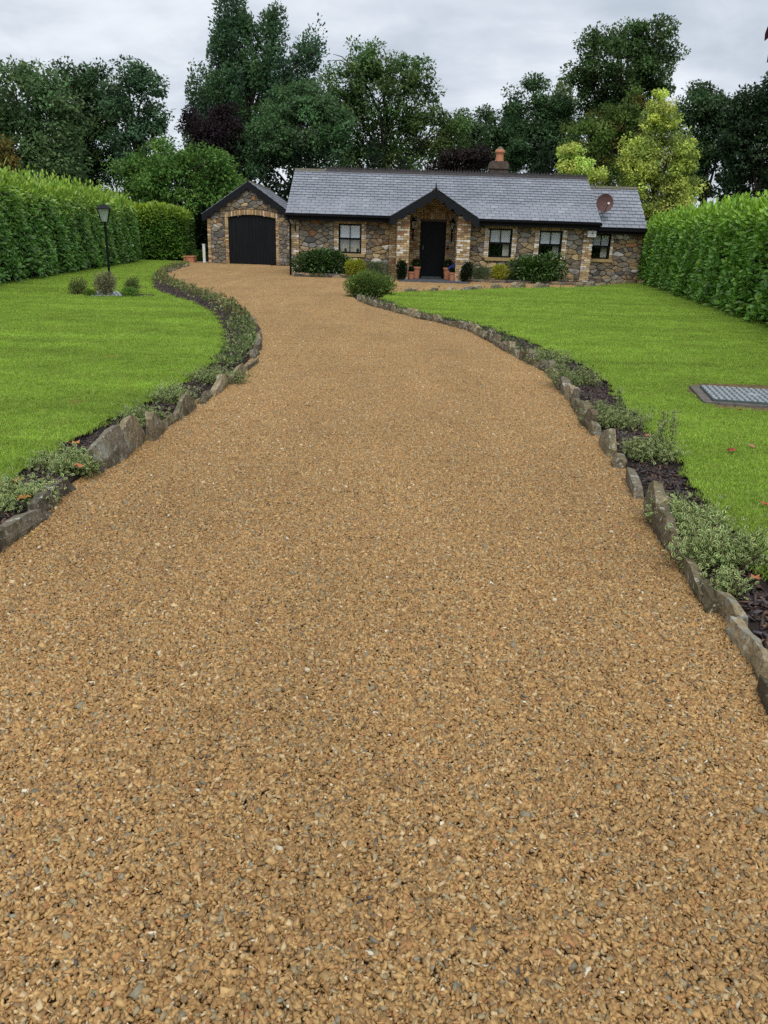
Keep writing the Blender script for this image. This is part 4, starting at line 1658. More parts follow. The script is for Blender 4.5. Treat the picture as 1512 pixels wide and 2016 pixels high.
b.tube([cc - axn * .09, (dx, dy + .12, dz - .05), (dx, dy + .12, dz - .62)], [.025, .022, .022], 8)
b.tube([(dx, dy + .12, dz - .25), (dx - .25, dy + .3, dz - .6)], [.014, .014], 6)
b.build('mast', MT['steel'], ds)


# ================================================================== POTS, PORCH PLANTS
def leaf_cloud(n, centre, radii, size, base, base2=None, tpl=T_SIMPLE, shell=(.75, 1.0), upb=.4, aspect=.5, zmin=None, var=.28, base_mix=None, outb=1.0):
    d = rand_dirs(n)
    u = rng.uniform(*shell, n) ** .8
    P = np.array(centre) + d * np.array(radii) * u[:, None]
    if zmin is not None:
        P[:, 2] = np.maximum(P[:, 2], zmin + rng.uniform(0, .03, n))
    A = d * outb + rand_dirs(n) * .8 + np.array((0, 0, upb))
    N = rand_dirs(n) * .7 + np.array((0, 0, .8)) + d * .4
    L = size * rng.uniform(.7, 1.3, n)
    t = tints(n, base, var)
    if base_mix is not None:
        k_ = rng.uniform(0, 1, n) < base_mix[1]
        t[k_] = tints(k_.sum(), base_mix[0], var)
    t2 = tints(n, base2, .15) if base2 is not None else None
    return leaf_arrays(P, A, N, L, L * aspect, tpl, t, t2)


def stems(mb, centre, n_, h, spread, r=.006):
    x, y, z = centre
    for i in range(n_):
        a = random.uniform(0, 6.28)
        rr = spread * random.uniform(.3, 1)
        mb.tube([(x + .02 * math.cos(a), y + .02 * math.sin(a), z - .02), (x + rr * .5 * math.cos(a), y + rr * .5 * math.sin(a), z + h * .5),
                 (x + rr * math.cos(a), y + rr * math.sin(a), z + h * random.uniform(.75, 1))], [r, r * .7, r * .35], 5)


def shrub(name, label, cat, c, radii, n, size, base, base2=None, tpl=T_SIMPLE, group=None, lumps=6, mat_='leaf', aspect=.5, mix=None, upb=.4, outb=1.0, z0=None, shell=(.6, 1.0)):
    """mound-shaped bush: several overlapping leaf lumps on stems"""
    x, y, z = c
    rx, ry, rz = radii
    t = thing(name, label, cat, (x, y, z), group)
    parts = []
    for i in range(lumps):
        a = 2 * math.pi * i / lumps + random.uniform(-.4, .4)
        k_ = random.uniform(.25, .55) if lumps > 1 else 0
        lc = (x + rx * k_ * math.cos(a), y + ry * k_ * math.sin(a), z + rz * random.uniform(.35, .6))
        lr = (rx * random.uniform(.45, .6), ry * random.uniform(.45, .6), rz * random.uniform(.4, .52)) if lumps > 1 else (rx, ry, rz * .5)
        parts.append(leaf_cloud(n // lumps, lc, lr, size, base, base2, tpl, shell, upb, aspect, z, base_mix=mix, outb=outb))
    v, f, tt = cat_arrays(parts)
    mesh_np('foliage', v, f, tt, MT[mat_], t)
    b = MB()
    stems(b, (x, y, z), 9, rz * .7, rx * .7, .008)
    b.build('stem', MT['stem'], t)
    return t


def pot(x, y, z0, r, h, label, ball, group):
    t = thing('plant_pot', label, 'plant pot', (x, y, z0), group)
    b = MB()
    b.lathe(x, y, [(r * .70, 0), (r * .74, .02), (r * .93, h * .82), (r * 1.04, h * .83), (r * 1.05, h), (r * .95, h), (r * .93, h - .03), (.01, h - .035)], 20, z0=z0)
    b.build('pot', MT['terracotta'], t)
    v, f, tt = leaf_cloud(900, (x, y, z0 + h + ball * .75), (ball, ball, ball * .85), .035, (.03, .06, .018), shell=(.8, 1.0), zmin=z0 + h)
    mesh_np('foliage', v, f, tt, MT['leaf'], t)
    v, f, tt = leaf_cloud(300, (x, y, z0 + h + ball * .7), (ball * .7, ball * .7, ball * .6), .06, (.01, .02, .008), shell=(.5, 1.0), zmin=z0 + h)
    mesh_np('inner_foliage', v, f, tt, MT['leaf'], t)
    return t


pg = 'terracotta pots of clipped box on the porch step'
pot(.70, 28.9, .055, .135, .26, 'smaller terracotta pot left of the front door, beside a taller one', .10, pg)
pot(.88, 29.35, .055, .17, .42, 'taller terracotta pot with round box ball left of the front door', .16, pg)
pot(2.04, 29.35, .055, .17, .42, 'taller terracotta pot with round box ball right of the front door', .17, pg)
pot(2.16, 28.75, .055, .12, .28, 'smaller terracotta pot right of the front door, below the blue ornament', .10, pg)
# blue pennant-like ornament on a cane
bo = thing('garden_ornament', 'deep blue pennant-shaped ornament leaning up out of the pots beside the right pier', 'ornament', (2.22, 28.95, .06))
b = MB()
b.tube([(2.20, 28.98, .06), (2.30, 28.95, .78)], [.008, .006], 6)
b.build('cane', MT['stem'], bo)
b = MB()
pts_ = [(2.325, .80), (2.22, .66), (2.14, .58), (2.02, .50), (2.00, .40), (2.14, .36), (2.22, .40), (2.32, .55)]
for k_ in (0,):
    b.prism(pts_, 28.925, 28.945, 'y')
b.build('pennant', MT['blue'], bo)

BZ = .10     # soil level of the beds against the cottage


def low_wall(x0, x1, y, z1, label, n_layers=3):
    t = thing('bed_wall', label, 'low stone wall', (x0, y, 0))
    z = -0.01
    while z < z1 - .01:
        h = random.uniform(.03, .05)
        x = x0
        while x < x1 - .03:
            w = min(random.uniform(.14, .4), x1 - x)
            b = MB()
            b.box(x, x + w - .006, y - random.uniform(.0, .03), y + .12, z, z + h - .004, pickcol([((.20, .16, .11), 1), ((.12, .11, .10), 1), ((.28, .22, .14), 1)]), jit=.006)
            b.build('stone', MT['rubble'], t)
            x += w
        z += h


for nm, xa, xb, ya, lab in (('a', -3.5, .12, 28.95, 'dry-stone wall of thin slabs round the bed left of the porch'), ('b', 2.76, 7.3, 29.05, 'dry-stone wall of thin slabs round the bed right of the porch')):
    low_wall(xa, xb, ya, BZ + .02, lab)
    b = MB()
    b.box(xa + .01, xb - .01, ya + .10, YW - .002, -.045, BZ)
    tag(b.build('flower_bed', MT['soil']), kind='structure')

DG = (.04, .085, .02)
x, z = V(630, 520, 29.4)
shrub('dark_shrub', 'broad dark green evergreen mound under the left window of the cottage', 'shrub', (V(632, 520, 29.2)[0], 29.35, .04), (1.12, .6, .90), 7500, .13, DG, lumps=9, mat_='laurel', aspect=.36, mix=((.09, .17, .04), .35), upb=-.1)
shrub('dark_shrub', 'broad dark green evergreen mound below the second right-hand window', 'shrub', (V(1058, 530, 29.2)[0], 29.4, .04), (1.12, .55, .95), 7500, .13, (.05, .105, .02), lumps=9, mat_='laurel', aspect=.34, mix=((.10, .20, .04), .35), upb=-.1)
YG = (.36, .38, .03)
shrub('yellow_shrub', 'bright yellow-green shrub at the right end of the left bed', 'shrub', (V(698, 530, 28.9)[0], 28.95, .05), (.42, .35, .62), 2200, .06, YG, lumps=6, mix=((.22, .30, .04), .3))
shrub('yellow_shrub', 'low round golden shrub between the lavender and the dark mound', 'shrub', (V(984, 540, 29.2)[0], 29.3, BZ), (.38, .34, .52), 2400, .05, (.42, .42, .03), lumps=6, mix=((.28, .34, .04), .3))
SG = (.14, .19, .09)
shrub('lavender_bush', 'grey-green lavender between the right pier and the golden shrub', 'shrub', (V(947, 540, 29.2)[0], 29.3, BZ), (.42, .34, .46), 3000, .075, SG, lumps=6, aspect=.16, upb=1.2)
shrub('lavender_bush', 'grey-green lavender left of the porch behind the large bush', 'shrub', (V(742, 535, 29.2)[0], 29.35, BZ), (.62, .4, .50), 3600, .075, SG, lumps=7, aspect=.16, upb=1.2)
DK = (.014, .03, .012)
for px_, lab, yy in ((791, 'dark upright yew bush at the foot of the left porch pier', 28.35), (917, 'dark upright yew bush at the foot of the right porch pier', 28.35)):
    shrub('upright_bush', lab, 'shrub', (V(px_, 540, yy)[0], yy, 0.0), (.22, .2, .74), 2600, .06, DK, lumps=7, aspect=.3, upb=1.5, group='dark upright bushes at the porch piers')
x_, y_ = G(727, 588)
shrub('sage_bush', 'large loose green bush standing in the gravel at the head of the right border', 'shrub', (x_ - .02, y_ + .42, 0), (.66, .5, .64), 9500, .075, (.12, .20, .05), lumps=12, aspect=.30, upb=.6, mix=((.24, .32, .08), .3), shell=(.45, 1.0))


# ================================================================== STONE EDGING
def edge_stone(mb, p0, p1, h, thick, kind=0, z0=-.02, seed_top=None):
    """upright slab from p0 to p1 (gravel-side foot), leaning a little"""
    a, b_ = Vector((*p0, 0)), Vector((*p1, 0))
    ax = (b_ - a)
    L_ = ax.length
    ax.normalize()
    out_ = Vector((-ax.y, ax.x, 0))      # towards the bed (sign passed through thick)
    if seed_top is None:
        n_ = max(3, int(L_ / .07))
        n_ = min(n_, 8)
        prof = []
        pk = random.uniform(.2, .8)
        for i in range(n_ + 1):
            u = i / n_
            base_h = 1 - abs(u - pk) * random.uniform(.2, .8)
            prof.append((u, max(.35, base_h + random.uniform(-.12, .12))))
    else:
        prof = seed_top
    front, back, rim = [], [], []
    lean = random.uniform(-.03, .05)
    for u, k_ in prof:
        z = z0 + h * k_
        w = random.uniform(-.010, .010)
        front.append(a + ax * (L_ * u) + out_ * (w + lean * k_ * .6) + Vector((0, 0, z)))
        back.append(a + ax * (L_ * (u * .94 + .03)) + out_ * (thick * random.uniform(.8, 1.1) + lean * k_ * .6) + Vector((0, 0, z - random.uniform(0, .02))))
    n_ = len(prof)
    midf = [a + ax * (L_ * u) + out_ * (-abs(thick) / thick * random.uniform(0.0, .025)) + Vector((0, 0, z0 + h * k_ * .5)) for u, k_ in prof]
    ft = [a + ax * (L_ * u) + Vector((0, 0, z0)) for u, k_ in prof]
    bt = [a + ax * (L_ * u) + out_ * thick + Vector((0, 0, z0)) for u, k_ in prof]
    vs = ft + midf + front + back + bt
    fs = []
    for r_ in range(4):
        for i in range(n_ - 1):
            fs.append((r_ * n_ + i, r_ * n_ + i + 1, (r_ + 1) * n_ + i + 1, (r_ + 1) * n_ + i))
    fs.append(tuple(r_ * n_ for r_ in range(5)))
    fs.append(tuple(r_ * n_ + n_ - 1 for r_ in reversed(range(5))))
    c = pickcol([((.19, .155, .095), 4), ((.14, .12, .085), 3), ((.25, .20, .12), 2), ((.115, .09, .055), 2)])
    bm = bmesh.new()
    bv_ = [bm.verts.new(v_) for v_ in vs]
    for f_ in fs:
        try:
            bm.faces.new([bv_[i] for i in f_])
        except ValueError:
            pass
    bmesh.ops.subdivide_edges(bm, edges=list(bm.edges), cuts=1, use_grid_fill=True)
    bmesh.ops.triangulate(bm, faces=list(bm.faces))
    for v_ in bm.verts:
        nn_ = mnoise.noise_vector(v_.co * 14.0) * .008 + mnoise.noise_vector(v_.co * 45.0) * .004
        v_.co += nn_
    bm.verts.index_update()
    mb.add([tuple(v_.co) for v_ in bm.verts], [[v_.index for v_ in f_.verts] for f_ in bm.faces], c)
    bm.free()


def edging(label, manual, auto_line, side, hr, lr, parent=None, skipf=None, z0=-.02, thick=.062):
    t = thing('stone_edging', label, 'stone edging', (auto_line[0][0], auto_line[0][1], 0))
    for (a, b_, h, prof) in manual:
        mb = MB()
        va, vb = Vector(a), Vector(b_)
        dv = vb - va
        nv_ = Vector((-dv.y, dv.x)).normalized() * random.uniform(-.012, .022) * side
        a, b_ = va + dv * .035 + nv_, vb - dv * .035 + nv_
        edge_stone(mb, a, b_, h * random.uniform(.82, .98), side * random.uniform(.042, .06), seed_top=prof, z0=z0)
        mb.build('stone', MT['edge'], t)
    # walk the line
    pts = [Vector(p) for p in auto_line]
    seg = [0]
    for i in range(1, len(pts)):
        seg.append(seg[-1] + (pts[i] - pts[i - 1]).length)

    def at(s_):
        for i in range(1, len(seg)):
            if seg[i] >= s_:
                u = (s_ - seg[i - 1]) / max(seg[i] - seg[i - 1], 1e-6)
                return pts[i - 1].lerp(pts[i], u)
        return pts[-1]
    s_ = 0
    while s_ < seg[-1] - .05:
        L_ = random.uniform(*lr)
        p, q_ = at(s_), at(min(s_ + L_, seg[-1]))
        s_ += L_ + random.choice([0.0, .01, .02, .05])
        if skipf and skipf(p, q_):
            continue
        jn = Vector((random.uniform(-.015, .015), random.uniform(-.015, .015)))
        mb = MB()
        edge_stone(mb, p + jn, q_ - jn, random.uniform(*hr), side * thick * random.uniform(.8, 1.5), z0=z0)
        mb.build('stone', MT['edge'], t)
    return t


def gg(*p):
    return G(*p)


man_l = [
    (gg(-60, 1128), gg(8, 1085), .17, [(0, .8), (.4, .95), (.8, 1.0), (1, .9)]),
    (gg(10, 1082), gg(112, 1012), .155, [(0, 1.0), (.35, 1.0), (.7, .8), (1, .3)]),
    (gg(78, 1030), gg(152, 965), .155, [(0, .8), (.25, 1.0), (.75, .95), (1, .45)]),
    (gg(196, 936), gg(258, 903), .27, [(0, .72), (.3, .88), (.7, 1.02), (.9, 1.06), (1, .8)]),
    (gg(252, 902), gg(292, 872), .26, [(0, .7), (.12, 1.08), (.35, 1.16), (.6, 1.12), (.8, .9), (1, .4)]),
    (gg(301, 874), gg(328, 844), .24, [(0, .9), (.18, 1.08), (.4, .85), (.7, .5), (1, .3)]),
    (gg(328, 846), gg(358, 826), .12, [(0, .9), (.5, 1.0), (1, .6)]),
    (gg(352, 832), gg(390, 805), .23, [(0, .45), (.3, .95), (.48, 1.05), (.72, .65), (1, .25)]),
    (gg(398, 800), gg(425, 778), .12, [(0, .5), (.5, 1.0), (1, .7)]),
    (gg(424, 784), gg(448, 762), .21, [(0, .5), (.4, .65), (.75, .98), (1, .9)]),
    (gg(455, 760), gg(480, 738), .19, [(0, .7), (.5, .95), (.8, 1.05), (1, .8)]),
    (gg(483, 735), gg(508, 713), .10, [(0, 1.0), (.5, .8), (1, .9)]),
    (gg(499, 668), gg(512, 664), .22, [(0, .9), (.3, 1.0), (.8, 1.0), (1, .9)]),
]
far_l = smooth_line([p for p in LEFT_STONE[-12:]])
lt = edging('left kerb of upright weathered stones, two tall lichened slabs near its lower end', man_l, far_l, 1, (.10, .17), (.14, .34),
            skipf=lambda p, q_: random.random() < .35)
man_r = [
    (gg(1545, 1455), gg(1492, 1365), .13, [(0, .9), (.5, 1.0), (1, .9)]),
    (gg(1508, 1352), gg(1432, 1252), .135, [(0, .95), (.35, 1.0), (.7, .9), (1, .95)]),
    (gg(1440, 1250), gg(1392, 1190), .125, [(0, .9), (.3, 1.1), (.7, 1.0), (1, .8)]),
    (gg(1402, 1215), gg(1370, 1165), .11, [(0, .9), (.5, 1.0), (1, .9)]),
    (gg(1388, 1200), gg(1322, 1090), .145, [(0, .65), (.4, .9), (.8, 1.0), (1, 1.0)]),
    (gg(1320, 1090), gg(1276, 1028), .25, [(0, .65), (.3, .85), (.7, .9), (1, .95)]),
    (gg(1302, 1066), gg(1270, 1015), .31, [(0, .5), (.4, .8), (.75, 1.05), (1, .85)]),
    (gg(1248, 985), gg(1232, 945), .13, [(0, .9), (.5, .8), (1, 1.0)]),
    (gg(1214, 925), gg(1208, 912), .13, [(0, .9), (.5, 1), (1, .9)]),
    (gg(1200, 905), gg(1183, 880), .21, [(0, .5), (.5, 1.1), (1, .8)]),
]
mid_r = smooth_line([gg(*p) for p in [(1166, 862), (1155, 850), (1128, 805), (1095, 763), (1075, 738), (1000, 697), (930, 657), (860, 637), (800, 622), (740, 606), (702, 594)]])
edging('right kerb of upright weathered stones, white lichen blotches on its tall slabs', man_r, mid_r, -1, (.11, .21), (.12, .34))
bl = smooth_line([(p[0], p[1] + .16) for p in BACK_LAWN[:-1]])
edging('low broken kerb of dark stones between gravel path and back of right lawn', [], bl, -1, (.14, .28), (.18, .5),
       skipf=lambda p, q_: random.random() < .42, thick=.14)
sx1, sy1 = G(1203, 562, .05)
b = MB()
b.add([], [])
edge_stone(b, (sx1, sy1), (sx1 + .22, sy1 + .03), .26, .15, seed_top=[(0, .7), (.3, 1.05), (.7, .9), (1, .5)])
tag(b.build('boulder', MT['edge']), 'dark pointed boulder at the right end of the back lawn edge, near the annex', 'rock')

# ================================================================== BORDER PLANTS
EU = (.085, .165, .04)
EU2 = (.56, .60, .28)


def euonymus(px, py, w, h, label, n=1500, spikes=0, z=.03, leaf=.028):
    x, y = G(px, py, z)
    t = thing('variegated_shrub', label, 'shrub', (x, y, z), 'variegated shrubs in the borders')
    parts = []
    b = MB()
    nb = 34
    n = int(n * .85)
    for i in range(nb):
        a = random.uniform(0, 6.28)
        rr = w * math.sqrt(random.uniform(.02, 1))
        hh = h * random.uniform(.45, 1.0) * (1 - .35 * rr / w)
        tip_ = Vector((x + rr * math.cos(a), y + rr * .8 * math.sin(a), z + hh))
        base_ = Vector((x + rr * .3 * math.cos(a), y + rr * .3 * math.sin(a), z - .01))
        b.tube([base_, base_.lerp(tip_, .5) + Vector((0, 0, .02)), tip_], [.004, .003, .0015], 4)
        m = n // nb
        u = rng.uniform(.25, 1.0, m)
        P = np.array(base_)[None] * (1 - u)[:, None] + np.array(tip_)[None] * u[:, None] + rng.normal(0, .032, (m, 3))
        P[:, 2] = np.maximum(P[:, 2], z + .004)
        A = rand_dirs(m) + np.array((0, 0, .5))
        N = rand_dirs(m) * .6 + np.array((0, 0, 1.0))
        L = leaf * rng.uniform(.7, 1.3, m)
        parts.append(leaf_arrays(P, A, N, L, L * .6, T_EDGED, tints(m, EU, .3), tints(m, EU2, .25)))
    for i in range(spikes):
        a = random.uniform(-1, 1)
        p0 = Vector((x + w * (.1 + .25 * i), y + random.uniform(-.05, .1), z + h * .4))
        p1 = p0 + Vector((random.uniform(-.04, .08), 0, random.uniform(.22, .32)))
        b.tube([p0, p1], [.004, .002], 4)
        m = 170
        u = rng.uniform(0, 1, m)
        P = np.array(p0)[None] * (1 - u)[:, None] + np.array(p1)[None] * u[:, None] + rng.normal(0, .017, (m, 3))
        A = rand_dirs(m) + np.array((0, 0, .3))
        N = rand_dirs(m) * .6 + np.array((0, 0, 1.0))
        L = leaf * rng.uniform(.7, 1.2, m)
        parts.append(leaf_arrays(P, A, N, L, L * .55, T_EDGED, tints(m, EU, .3), tints(m, EU2, .2)))
    v, f, tt = cat_arrays(parts)
    mesh_np('foliage', v, f, tt, MT['leaf'], t)
    b.build('stem', MT['stem'], t)
    return t


euonymus(1415, 1115, .26, .28, 'tallest variegated shrub of the right border, beside the bare mulch and lawn edge', 2600, 0)
euonymus(1350, 1040, .22, .18, 'variegated shrub right behind the tall lichened slab of the right kerb', 2000)
euonymus(1428, 1165, .10, .10, 'small low variegated sprig beside the kerb below the largest shrub', 400)
euonymus(1275, 905, .24, .17, 'variegated shrub with two upright leafy spikes in the right border', 2000, 3)
euonymus(1210, 838, .34, .20, 'wide variegated mound in the right border between the spiked shrub and the farther mound', 2600, 1)
euonymus(1128, 758, .40, .24, 'farther low variegated mound by the bend of the right kerb', 2600)
euonymus(1080, 715, .34, .18, 'small variegated mound just beyond the bend of the right kerb', 1600)
euonymus(30, 990, .26, .13, 'variegated shrub at the left edge of the picture, behind the low kerb slabs', 2200)
euonymus(140, 925, .26, .14, 'variegated shrub left of the two tall lichened kerb slabs', 2400)
euonymus(280, 835, .22, .14, 'variegated shrub directly behind the two tall lichened kerb slabs', 1600)
euonymus(340, 790, .26, .16, 'variegated shrub behind the pointed kerb stones of the left border', 2000)
euonymus(425, 750, .36, .14, 'dark-leaved variegated mound in the left border below the bend', 2200)


def ground_cover(poly, inside_pad, y_range, n, label, cols, h=.14, size=.05, dens_bias=None):
    q = []
    ys = rng.uniform(*y_range, n * 8)
    xs = rng.uniform(min(p[0] for p in poly), max(p[0] for p in poly), n * 8)
    P = np.stack([xs, ys], -1)
    P = P[in_poly(P, poly)]
    if dens_bias is not None:
        dd = dist_poly(P, dens_bias, False)
        P = P[rng.uniform(0, 1, len(P)) < np.exp(-(dd / .37) ** 2)]
    P = P[:n]
    m = len(P)
    hump = .45 + .55 * np.abs(np.sin(P[:, 0] * 5.1 + 1.3) * np.cos(P[:, 1] * 4.3)) + rng.uniform(-.1, .1, m)
    P3 = np.column_stack([P, .03 + h * hump * rng.uniform(.2, 1, m)])
    ci = rng.choice(len(cols), m)
    t = np.array(cols)[ci] * rng.uniform(.7, 1.3, (m, 1))
    A = rand_dirs(m) + np.array((0, 0, .9))
    N = rand_dirs(m) * .6 + np.array((0, 0, .9))
    L = size * rng.uniform(.6, 1.4, m)
    v, f, tt = leaf_arrays(P3, A, N, L, L * .45, T_SIMPLE, t)
    o_ = mesh_np('ground_cover', v, f, tt, MT['leaf'])
    return tag(o_, label, kind='stuff')


gcl = [(.12, .19, .06), (.24, .30, .12), (.30, .33, .15), (.16, .21, .07), (.07, .12, .04)]
gcb = gcl + [(.28, .20, .08), (.30, .22, .10)]
ground_cover(bed_l, 0, (8.6, 13.5), 6800, 'creeping variegated ground cover at the bend of the left border', gcl, .15, .05, LS)
ground_cover(bed_l, 0, (13.5, 36), 15000, 'tawny and green ground cover in the far left border', gcb, .22, .07, LS)
ground_cover(bed_r, 0, (9.0, 24), 5200, 'thin creeping plants behind the right kerb', gcl, .11, .045, RS)
bp = [(p[0], p[1] - .12) for p in BACK_LAWN] + [(p[0], p[1] + .3) for p in reversed(BACK_LAWN)]
ground_cover(bp, 0, (18, 33), 1500, 'weeds between the stones behind the right lawn', gcl, .16, .06)

# ---- the lamp island in the left lawn
b = MB()
b.prism(isl, .0, .068, 'z')
tag(b.build('island_bed', MT['soil']), kind='structure')
LX, LY = G(208, 580, .07)
LY += .35
lp = thing('garden_lamp', 'black garden lamp post with a four-sided glass lantern standing on the left lawn', 'lamp post', (LX, LY, .06))
_, ztop = V(203, 401, LY)
_, zbot = V(203, 436, LY)
b = MB()
b.lathe(LX, LY, [(.07, 0), (.07, .03), (.04, .05), (.036, .3), (.026, .34), (.024, zbot - .2), (.034, zbot - .17), (.024, zbot - .14), (.024, zbot - .08), (.045, zbot - .07)], 14, z0=.06)
b.build('post', MT['black'], lp)
hz = ztop - zbot
b = MB()
w0, w1 = .09, .178
za, zb = zbot - .01, ztop - hz * .28
for i in range(4):
    a = math.pi / 4 + i * math.pi / 2 + .25
    a2_ = a + math.pi / 2
    P0 = (LX + w0 * math.cos(a), LY + w0 * math.sin(a), za)
    P1 = (LX + w1 * math.cos(a), LY + w1 * math.sin(a), zb)
    Q0 = (LX + w0 * math.cos(a2_), LY + w0 * math.sin(a2_), za)
    Q1 = (LX + w1 * math.cos(a2_), LY + w1 * math.sin(a2_), zb)
    b.tube([P0, P1], [.010, .010], 5)
    b.tube([P0, Q0], [.010, .010], 5)
    b.tube([P1, Q1], [.011, .011], 5)
b.build('lantern_frame', MT['black'], lp)
for i in range(4):
    a = math.pi / 4 + i * math.pi / 2 + .25
    a2_ = a + math.pi / 2
    g_ = MB()
    k0, k1 = w0 * .94, w1 * .94
    g_.add([(LX + k0 * math.cos(a), LY + k0 * math.sin(a), za + .012), (LX + k0 * math.cos(a2_), LY + k0 * math.sin(a2_), za + .012),
            (LX + k1 * math.cos(a2_), LY + k1 * math.sin(a2_), zb - .012), (LX + k1 * math.cos(a), LY + k1 * math.sin(a), zb - .012)], [(0, 1, 2, 3)])
    g_.build('lantern_pane', MT['lamp_glass'], lp)
b = MB()
rot_roof = [(w1 * 1.22, 0), (w1 * 1.18, .012), (w1 * .45, hz * .22), (w1 * .2, hz * .26), (.012, hz * .30)]
pr_ = []
for r_, z_ in rot_roof:
    for i in range(4):
        a = math.pi / 4 + i * math.pi / 2 + .25
        pr_.append((LX + r_ * math.cos(a), LY + r_ * math.sin(a), zb + z_))
fs = [(3, 2, 1, 0)]
for k_ in range(len(rot_roof) - 1):
    for i in range(4):
        j = (i + 1) % 4
        fs.append((k_ * 4 + i, k_ * 4 + j, k_ * 4 + 4 + j, k_ * 4 + 4 + i))
fs.append((16, 17, 18, 19))
b.add(pr_, fs)
b.build('lantern_roof', MT['charcoal'], lp)
b = MB()
b.lathe(LX, LY, [(.02, 0), (.025, .03), (.03, .06), (.03, .10), (.012, .13)], 10, z0=za + .005)
b.build('bulb', MT['frost'], lp)

GY1 = (.17, .19, .09)
ig = 'small variegated shrubs round the lamp post'
x, y = G(208, 582, .07)
shrub('variegated_bush', 'round pale variegated bush in front of the lamp post, the largest of its group', 'shrub', (x, y, .05), (.27, .25, .52), 3000, .04, GY1, lumps=6, mix=((.40, .36, .22), .45), group=ig, shell=(.1, 1.2), upb=1.3)
x, y = G(155, 578, .07)
shrub('variegated_bush', 'open variegated bush left of the lamp post', 'shrub', (x, y, .05), (.25, .22, .36), 1500, .04, (.13, .19, .05), lumps=5, mix=((.34, .36, .14), .35), group=ig, shell=(.1, 1.25), upb=1.3)
x, y = G(178, 583, .07)
shrub('green_bush', 'tiny yellow-green bush between the left bush and the pale round one', 'shrub', (x, y, .05), (.16, .14, .15), 800, .035, (.16, .26, .04), lumps=4, group=ig)
x, y = G(258, 584, .07)
shrub('green_bush', 'low bright green bush right of the lamp post, in front of an open one', 'shrub', (x, y, .05), (.20, .17, .22), 1300, .035, (.14, .26, .05), lumps=5, group=ig)
x, y = G(262, 576, .07)
shrub('variegated_bush', 'open upright bush at the right end of the lamp post group', 'shrub', (x, y, .05), (.22, .2, .36), 1200, .04, (.12, .17, .05), lumps=5, mix=((.30, .33, .14), .3), group=ig, shell=(.1, 1.25), upb=1.3)


def drain_cover(name, label, P, n_ribs, along, zt, thick, lid_mat=None, kerb=True):
    """P: three ground corners a (near left), b (near right), c (far left)"""
    a, b_, c = Vector((*P[0], 0)), Vector((*P[1], 0)), Vector((*P[2], 0))
    u, v_ = (b_ - a), (c - a)
    U, W = u.length, v_.length
    u.normalize()
    v_ = (v_ - u * v_.dot(u)).normalized()
    t = thing(name, label, 'drain cover', (a.x, a.y, 0))

    def bx(mb, s0, s1, t0, t1, z0, z1, mi=0):
        vs = [a + u * s + v_ * q_ + Vector((0, 0, z)) for z in (z0, z1) for q_ in (t0, t1) for s in (s0, s1)]
        mb.add(vs, [(0, 2, 3, 1), (4, 5, 7, 6), (0, 1, 5, 4), (2, 6, 7, 3), (0, 4, 6, 2), (1, 3, 7, 5)])
    if kerb:
        mb = MB()
        bx(mb, -.09, U + .09, -.05, W + .09, .0, zt - thick)
        mb.build('surround', MT['concrete'], t)
    mb = MB()
    bx(mb, 0, U, 0, W, zt - thick, zt)
    mb.build('plate', MT['steel_dark'], t)
    mb = MB()
    for i in range(n_ribs):
        s = (i + .5) / n_ribs * U
        if along == 'grid':
            m_ = max(3, int(W / (U / n_ribs)))
            for j in range(m_):
                r_ = (j + .5) / m_ * W
                if abs(s - U * .5) < .055 and abs(r_ - W * .5) < .05:
                    continue
                k_ = .34 * U / n_ribs
                if (i + j) % 2:
                    bx(mb, s - k_ * 1.1, s + k_ * 1.1, r_ - k_ * .75, r_ + k_ * .75, zt, zt + .005)
                else:
                    bx(mb, s - k_ * .75, s + k_ * .75, r_ - k_ * 1.1, r_ + k_ * 1.1, zt, zt + .006)
        else:
            bx(mb, s - .028, s + .028, .02, W - .02, zt, zt + .012)
    tag(mb.build('tread', MT['steel'], t), kind='stuff') if n_ribs > 8 else mb.build('tread', MT['steel'], t)
    if along == 'grid':
        mb = MB()
        cpt = a + u * U * .5 + v_ * W * .5
        mb.lathe(cpt.x, cpt.y, [(.05, 0), (.05, .006), (.035, .008)], 18, z0=zt)
        mb.build('key_hole_boss', MT['steel'], t)
    return t


drain_cover('drain_cover', 'raised square galvanised drain cover on a concrete surround in the right lawn', [G(1405, 782, .13), G(1600, 795, .13), G(1363, 754, .13)], 15, 'grid', .112, .022)
drain_cover('drain_cover', 'flat grey ribbed drain cover half hidden by the bushes at the lamp post', [G(178, 583, .08), G(242, 583, .08), G(182, 574, .08)], 8, 'ribs', .085, .02, kerb=False)

